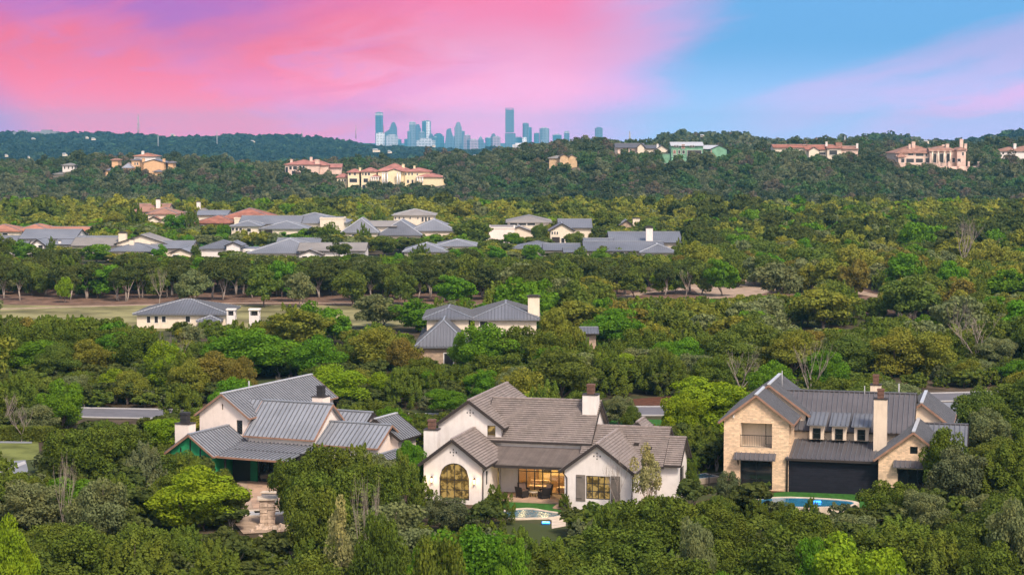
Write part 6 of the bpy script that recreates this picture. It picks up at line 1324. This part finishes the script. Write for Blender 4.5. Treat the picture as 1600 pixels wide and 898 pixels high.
def region(px, Y):
    if Y < 120: return 'along the bottom edge'
    if Y < 136: return 'in the second row above the bottom edge'
    if Y < 150: return 'in the third row above the bottom edge'
    if Y < 166: return 'just below the unfinished house' if px < 640 else ('just below the white house' if px < 1100 else 'just below the stone house')
    if Y < 206: return 'left of the unfinished house' if px < 290 else ('between unfinished house and white house' if px < 700 else ('between white house and stone house' if px < 1200 else 'right of the stone house'))
    row = 'in the strip just behind' if Y < 236 else ('in the deeper woods behind' if Y < 262 else 'in the farther woods behind')
    return row+(' the unfinished house' if px < 640 else (' the white house' if px < 1090 else ' the stone house'))
LOT = []; STUFFPTS = {1: [], 2: []}
rf = random.Random(23)
y = 98.0
while y < 275:
    step = 4.6+.0055*(y-98)
    x = -.275*y-6+rf.uniform(0, 3)
    while x < .275*y+6:
        px0 = x+rf.uniform(-1.0, 1.0); py0 = y+rf.uniform(-1.3, 1.3); x += step*rf.uniform(.9, 1.35)
        if blocked(px0, py0): continue
        if any((px0-a)**2+(py0-b)**2 < (c_*.72+1.0)**2 for a, b, c_ in PLACED): continue
        sp = species(py0, pix(px0, py0, 3)[0], rf); nm, lf, gen, h, rad, *_r = SPEC[sp]; s = rf.uniform(.85, 1.42); top = T1(px0, py0)+h*min(s, 1.2)*rf.uniform(.65, 1.15); r_ = rad*s
        top2 = fit(px0, py0, top, r_)
        if top2 is None: continue
        if top2 < top: r_ *= max(.6, (top2-T1(px0, py0))/(top-T1(px0, py0)))
        p, q = pix(px0, py0, top2)
        if q > 925: continue
        LOT.append((px0, py0, sp, top2, r_, p))
    y += step*.86
inframe = [t for t in LOT if -30 < t[5] < 1630]
side = [t for t in LOT if not -30 < t[5] < 1630]
cap_ = {'juniper_tree': 255, 'oak_tree': 190, 'elm_tree': 150, 'bare_tree': 60}
inframe.sort(key=lambda t: -(t[4]/t[1]))
for t in inframe:
    nm = SPEC[t[2]][0]
    if COUNT.get(nm, 0)+sum(1 for _ in ()) >= 290: STUFFPTS[1].append(t); continue
    COUNT[nm] = COUNT.get(nm, 0)+1; t_ = t; STUFFPTS.setdefault('ind', []).append(t)
for t in STUFFPTS['ind']: COUNT[SPEC[t[2]][0]] -= 1
byr = {}
for t in STUFFPTS.pop('ind'): byr.setdefault((WORD[t[2]], region(t[5], t[1])), []).append(t)
for (w_, rg), L_ in byr.items():
    L_.sort(key=lambda t: t[5])
    for i, t in enumerate(L_):
        lab = (w_+' '+rg) if len(L_) == 1 else '%s %s from the left %s' % (ORD[i], w_, rg)
        put_tree(t[0], t[1], t[2], t[3], t[4], lab, GN_[t[2]], None, rf)
STUFFPTS[1] += side; print('LOT', len(LOT), len(inframe), {k: sum(1 for t in inframe if SPEC[t[2]][0] == k) for k in ('juniper_tree', 'oak_tree', 'elm_tree', 'bare_tree')})
# the dark wall of tall trees lining the fairway: each stands on its own pale trunk
L_ = []
for k in range(52):
    px = 6+k*21.5+rf.uniform(-5, 5); Y = 391+rf.uniform(-5, 12)+(px > 830)*10
    if px > 1110 or any(abs(px-a) < 9 and False for a in ()): continue
    L_.append((px, Y))
for i, (px, Y) in enumerate(L_):
    a = at(px, rf.uniform(386, 416), Y); top = fit(a.x, Y, a.z, 2.5, slack=1) or a.z*.85; sp_ = rf.choice(('woodland', 'woodland', 'woodland', 'woodland', 'oak')); put_tree(a.x, Y, sp_, max(top, 6.2), rf.uniform(2.6, 4.2), '%s tree from the left in the tall dark line along the fairway' % ORD[i], GN_['woodland'], None, rf); PLACED.append((a.x, Y, 2.0))
# ---- everything farther off: woods that read as one mass
def lowpoly(kind, seed, lod, mat_, rad, z0, z1, nl, sz, ncl):
    c, n, u_, w, hh, lv, C = crown_puffs(seed, rad, z0, z1, nl, sz, ncl, .8, .85, (.26, .42)); return quadmesh(kind, c, n, u_, w, hh, mat_, lv)
SRC = bpy.data.collections.new('wood_sources'); NSRC = []
def source(me_list, tag_):
    o = bpy.data.objects.new('%s_%02d' % (tag_, len(NSRC)), me_list); SRC.objects.link(o); NSRC.append(o.name); return len(NSRC)-1
def joined(sp, var, lod):
    me, tm = tree_mesh(sp, var, lod); v1 = np.empty(len(me.vertices)*3); me.vertices.foreach_get('co', v1); v2 = np.empty(len(tm.vertices)*3); tm.vertices.foreach_get('co', v2)
    k = len(me.vertices); f1 = np.arange(k).reshape(-1, 4).tolist(); f2 = [[k+i for i in p.vertices] for p in tm.polygons]; m2 = bpy.data.meshes.new('tree'); m2.from_pydata(np.concatenate([v1, v2]).reshape(-1, 3).tolist(), [], f1+f2)
    m2.materials.append(me.materials[0]); m2.materials.append(tm.materials[0]); m2.polygons.foreach_set('material_index', [0]*len(f1)+[1]*len(f2)); a = m2.attributes.new('leaf', 'FLOAT', 'FACE'); b = np.zeros(len(f1)); me.attributes['leaf'].data.foreach_get('value', b); a.data.foreach_set('value', np.concatenate([b, np.zeros(len(f2))])); return m2
SI = {}
for sp in ('juniper', 'juniper_grey', 'oak', 'elm', 'lime', 'golden', 'bronze', 'sage', 'woodland', 'spring'):
    for lod, nv_ in ((1, 3), (2, 3)):
        for v_ in range(nv_): SI[(sp, v_, lod)] = source(joined(sp, v_, lod), 'tree')
for v_ in range(2):
    for lod in (1, 2):
        me, tm = tree_mesh('bare', v_, lod); SI[('bare', v_, lod)] = source(me, 'tree')
for hk, col in (('hill_dark', 0), ('hill_green', 1), ('hill_sage', 2), ('hill_taupe', 3), ('ridge_dark', 4), ('ridge_green', 5)):
    for v_ in range(3):
        SI[(hk, v_, 3)] = source(lowpoly('tree', 50+v_+col*7, 3, LEAF[hk], 3.4, .0, 5.6, 850, .62, 16), 'tree')
        SI[(hk, v_, 4)] = source(lowpoly('tree', 70+v_+col*7, 4, LEAF[hk], 7.5, -2, 8.5, 200, 2.6, 11), 'tree')
def scatter(name, pts, label, cat='woods'):
    """pts: (x, y, z, index, sx, sz, rot)"""
    A = np.array(pts, float); me = bpy.data.meshes.new(name); me.vertices.add(len(A)); me.vertices.foreach_set('co', A[:, :3].ravel())
    for nm, col in (('idx', 3), ('rot', 6)):
        t = me.attributes.new(nm, 'INT' if nm == 'idx' else 'FLOAT', 'POINT'); t.data.foreach_set('value', A[:, col].astype(np.int32 if nm == 'idx' else np.float32))
    t = me.attributes.new('scl', 'FLOAT_VECTOR', 'POINT'); t.data.foreach_set('vector', np.stack([A[:, 4], A[:, 4], A[:, 5]], 1).astype(np.float32).ravel())
    o = bpy.data.objects.new(name, me); COL.objects.link(o); tag(o, label, cat, kind='stuff')
    g = bpy.data.node_groups.new('scatter', 'GeometryNodeTree'); g.interface.new_socket('Geometry', in_out='INPUT', socket_type='NodeSocketGeometry'); g.interface.new_socket('Geometry', in_out='OUTPUT', socket_type='NodeSocketGeometry')
    gi = g.nodes.new('NodeGroupInput'); go = g.nodes.new('NodeGroupOutput'); ip = g.nodes.new('GeometryNodeInstanceOnPoints'); ci = g.nodes.new('GeometryNodeCollectionInfo'); ci.inputs['Collection'].default_value = SRC; ci.inputs['Separate Children'].default_value = True; ci.inputs['Reset Children'].default_value = True
    def na(nm, ty):
        n = g.nodes.new('GeometryNodeInputNamedAttribute'); n.data_type = ty; n.inputs['Name'].default_value = nm; return n.outputs['Attribute']
    cx = g.nodes.new('ShaderNodeCombineXYZ'); g.links.new(na('rot', 'FLOAT'), cx.inputs[2])
    g.links.new(gi.outputs[0], ip.inputs['Points']); g.links.new(ci.outputs[0], ip.inputs['Instance']); ip.inputs['Pick Instance'].default_value = True
    g.links.new(na('idx', 'INT'), ip.inputs['Instance Index']); g.links.new(cx.outputs[0], ip.inputs['Rotation']); g.links.new(na('scl', 'FLOAT_VECTOR'), ip.inputs['Scale']); g.links.new(ip.outputs[0], go.inputs[0])
    m_ = o.modifiers.new('scatter', 'NODES'); m_.node_group = g; return o
def pt(t, lod):
    x, y, sp, top, r_, p = t; nm, lf, gen, h, rad, *_r = SPEC[sp]; z = T1(x, y); v_ = rf.randrange(2 if sp == 'bare' else 3)
    return (x, y, z-.1, SI[(sp, v_, lod)], r_/rad, (top-z)/h, rf.uniform(0, 6.28))
P1 = [pt(t, 1) for t in STUFFPTS[1]]
y = 275.0
while y < 470:
    x = -.34*y+rf.uniform(0, 4)
    while x < .34*y:
        a, b = x+rf.uniform(-1.4, 1.4), y+rf.uniform(-1.5, 1.5); x += rf.uniform(4.8, 7.0)
        if blocked(a, b) or any(abs(a-c_) < 8 and abs(b-d) < 8 and (a-c_)**2+(b-d)**2 < (r2*.6+1.2)**2 for c_, d, r2 in PLACED): continue
        if 386 < b < 404 and a < 62: continue
        sp = species(b, pix(a, b, 3)[0], rf); nm, lf, gen, h, rad, *_r = SPEC[sp]; s = rf.uniform(.8, 1.45); top = T1(a, b)+h*s*rf.uniform(.8, 1.0); top2 = fit(a, b, top, rad*s, 2.5, 1.5)
        if top2 is None: continue
        if top2 < top: s *= max(.6, top2/top)
        P1.append(pt((a, b, sp, top2, rad*s, 0), 1))
    y += 4.6
scatter('mixed_woodland', P1, 'mixed oak and juniper woodland between the houses and the plateau')
P2 = []
FOOT = []
y = 470.0
while y < 800:
    x = -.36*y+rf.uniform(0, 4)
    while x < .36*y:
        a, b = x+rf.uniform(-2, 2), y+rf.uniform(-2, 2); x += rf.uniform(4.8, 7.5); px = pix(a, b, 3)[0]
        inhood = px < 1075 and 505 < b < 690
        if inhood and rf.random() < .30: continue
        if px > 1480 and 452 < b < 500: continue
        sp = species(b, px, rf); nm, lf, gen, h, rad, *_r = SPEC[sp]; s = rf.uniform(.75, 1.25)*(1.25 if b > 650 else 1); top = T1(a, b)+h*s*rf.uniform(.85, 1.15)
        if inhood: top = T1(a, b)+min(h*s, 7)
        top2 = fit(a, b, top, rad*s, 2.5, 1.0)
        if top2 is None: continue
        if inhood:  # stay off the house plots: blocks listed in KEEP stand just behind this spot
            p, q = pix(a, b, 2)
            if any(x0 < p < x1 and Yk-1 < b < Yk+24 for x0, x1, y0, y1, Yk in KEEP if 480 < Yk < 760): continue
        P2.append(pt((a, b, sp, top2, rad*s, 0), 2 if b > 500 else 1))
    y += 5.4
scatter('plateau_woodland', P2, 'golden and olive treetops around the neighbourhood on the plateau')
P3 = []; rn = NP(5)
y = 800.0
clear = [(at(1112, 308, 980).x, 985, 5, 40), (at(960, 280, 1105).x, 1100, 50, 16)]
while y < 2420:
    st_ = 5.0 if y < 1320 else (8.5 if y < 1750 else 12)
    for x in np.arange(-.34*y, .34*y, st_):
        a, b = x+rn.uniform(-2.4, 2.4), y+rn.uniform(-2.4, 2.4); big = y > 1450; h = (5.6 if not big else 8.5)*rn.uniform(.7, 1.35); px, py = pix(a, b, T1(a, b)+h)
        if y > 1750 and px < 900: continue
        if any(abs(a-c_) < w and abs(b-d) < e and rn.random() < .62 for c_, d, w, e in clear): continue
        rp = FPX*3.0/b
        if any(b < Yk-1 and px+rp > x0 and px-rp < x1 and py < y1-.6 and py > y0-14 for x0, x1, y0, y1, Yk in KEEP if Yk > 1000): continue
        if any(x0 < px < x1 and Yk-2 < b < Yk+24 for x0, x1, y0, y1, Yk in KEEP if 1000 < Yk < 1250): continue
        q = rn.random(); cl = math.sin(a/31+b/53)+math.sin(a/17-b/29+2)
        hk = 'hill_dark' if q < .38+.12*cl else ('hill_green' if q < .64+.10*cl else ('hill_sage' if q < .93 else 'hill_taupe'))
        hk = 'hill_dark' if b > 1180 and q < .6 else hk
        s = rn.uniform(.7, 1.3)*(1.4 if rn.random() < .16 else 1)
        P3.append((a, b, T1(a, b)-.4, SI[(hk, int(rn.integers(3)), 4 if big else 3)], s*(1 if not big else .8), s*rn.uniform(.8, 1.15)*(1 if not big else .8), rn.uniform(0, 6.28)))
    y += st_*.95
scatter('hillside_scrub', P3, 'scrubby wooded hillside of oak and cedar below the mansions')
P4 = []
y = 2400.0
while y < 4100:
    for x in np.arange(-.30*y, .30*y, 17.0):
        a, b = x+rn.uniform(-8, 8), y+rn.uniform(-8, 8); px, py = pix(a, b, T1(a, b)+8)
        if any(b < Yk-1 and b > Yk-260 and px+5 > x0 and px-5 < x1 and py < y1 and py > y0-14 for x0, x1, y0, y1, Yk in KEEP if Yk > 1900): continue
        cl = math.sin(a/120+b/200)+math.sin(a/67-b/150+2); q = rn.random()
        if b < 2900 and px < 380 and q < .25: continue
        hk = 'ridge_dark' if q < .62 else ('ridge_green' if q < .96 else 'hill_green'); s = rn.uniform(.8, 1.5)
        P4.append((a, b, T1(a, b)-1, SI[(hk, int(rn.integers(3)), 4)], s*1.25, s*1.05, rn.uniform(0, 6.28)))
    y += 19
scatter('ridge_forest', P4, 'dark blue-green forest covering the long far ridge')
# clipped hedge on the left lawn
a_, b2 = G(-40, 690), G(78, 692); t = empty('hedge', (a_[0], a_[1]+1.2, 0), math.atan2(b2[1]-a_[1], b2[0]-a_[0]), 'long clipped olive hedge behind the small lawn', 'hedge')
L_ = math.hypot(b2[0]-a_[0], b2[1]-a_[1]); r_ = NP(8); k = 9000; c = np.stack([r_.uniform(0, L_, k), r_.uniform(-.7, .7, k), 1.55*r_.uniform(0, 1, k)**.6], 1); c[: k//2, 1] = -.7+r_.normal(0, .05, k//2); n = rdir(r_, k, -.2)+np.array([0, -.6, .4]); me = quadmesh('foliage', c, n, rdir(r_, k), np.full(k, .2), np.full(k, .22), LEAF['oak'], r_.uniform(0, 1, k)); o = bpy.data.objects.new('foliage', me); COL.objects.link(o); o.parent = t
# flower-bed shrubs
for i, (px, py, s, l) in enumerate(((1163, 772, .55, 'small round shrub in the bed, nearest the grey-green bush'), (1176, 771, .5, 'round shrub in the middle of the bed below the dark garden door'), (1186, 770, .55, 'round shrub in the bed, under the mullioned garden door'), (1200, 768, .6, 'round shrub at the foot of the stone corner by the black screen'))):
    q = onground(px, py); c, n, u_, w, hh, lv, C = crown_puffs(900+i, s, .05, s*1.5, 500, .12, 8); o = tag(bpy.data.objects.new('shrub', quadmesh('shrub', c, n, u_, w, hh, LEAF['oak'], lv)), l, 'shrub', 'shrubs in the flower bed'); COL.objects.link(o); o.location = (q.x, q.y, .03)
# undergrowth: low rough cover under the near trees
UG = []
for i in range(5200):
    y = rf.uniform(100, 272); x = rf.uniform(-.3*y, .3*y)
    if blocked(x, y): continue
    if fit(x, y, T1(x, y)+2.4, 1.8, .5, 1, False) is None: continue
    UG.append((x, y, T1(x, y)-.1, SI[(rf.choice(('juniper', 'oak', 'juniper_grey', 'woodland')), rf.randrange(3), 2)], rf.uniform(.32, .62), rf.uniform(.22, .42), rf.uniform(0, 6.28)))
scatter('undergrowth', UG, 'low tangled undergrowth between the near trees', 'undergrowth')
# ------------------------------------------------------------------ haze: one even box of air; the sky is outside it
hb = MB(); hb.box(-9600, 9600, -420, 14400, -64, 225); hz = hb.build('haze', [], None); hz.data.materials.clear()
hm = bpy.data.materials.new('haze'); hm.use_nodes = True; T = N(hm.node_tree); T.t.nodes.clear(); o_ = T.new('ShaderNodeOutputMaterial'); pv = T.new('ShaderNodeVolumePrincipled')
pv.inputs['Color'].default_value = (.20, .62, .95, 1); pv.inputs['Density'].default_value = HAZE; pv.inputs['Anisotropy'].default_value = 0.0
T.link(pv.outputs[0], o_.inputs['Volume']); hz.data.materials.append(hm); tag(hz, kind='stuff')
print('TREES', COUNT, 'stuff', len(P1), len(P2), len(P3), len(P4), len(UG))
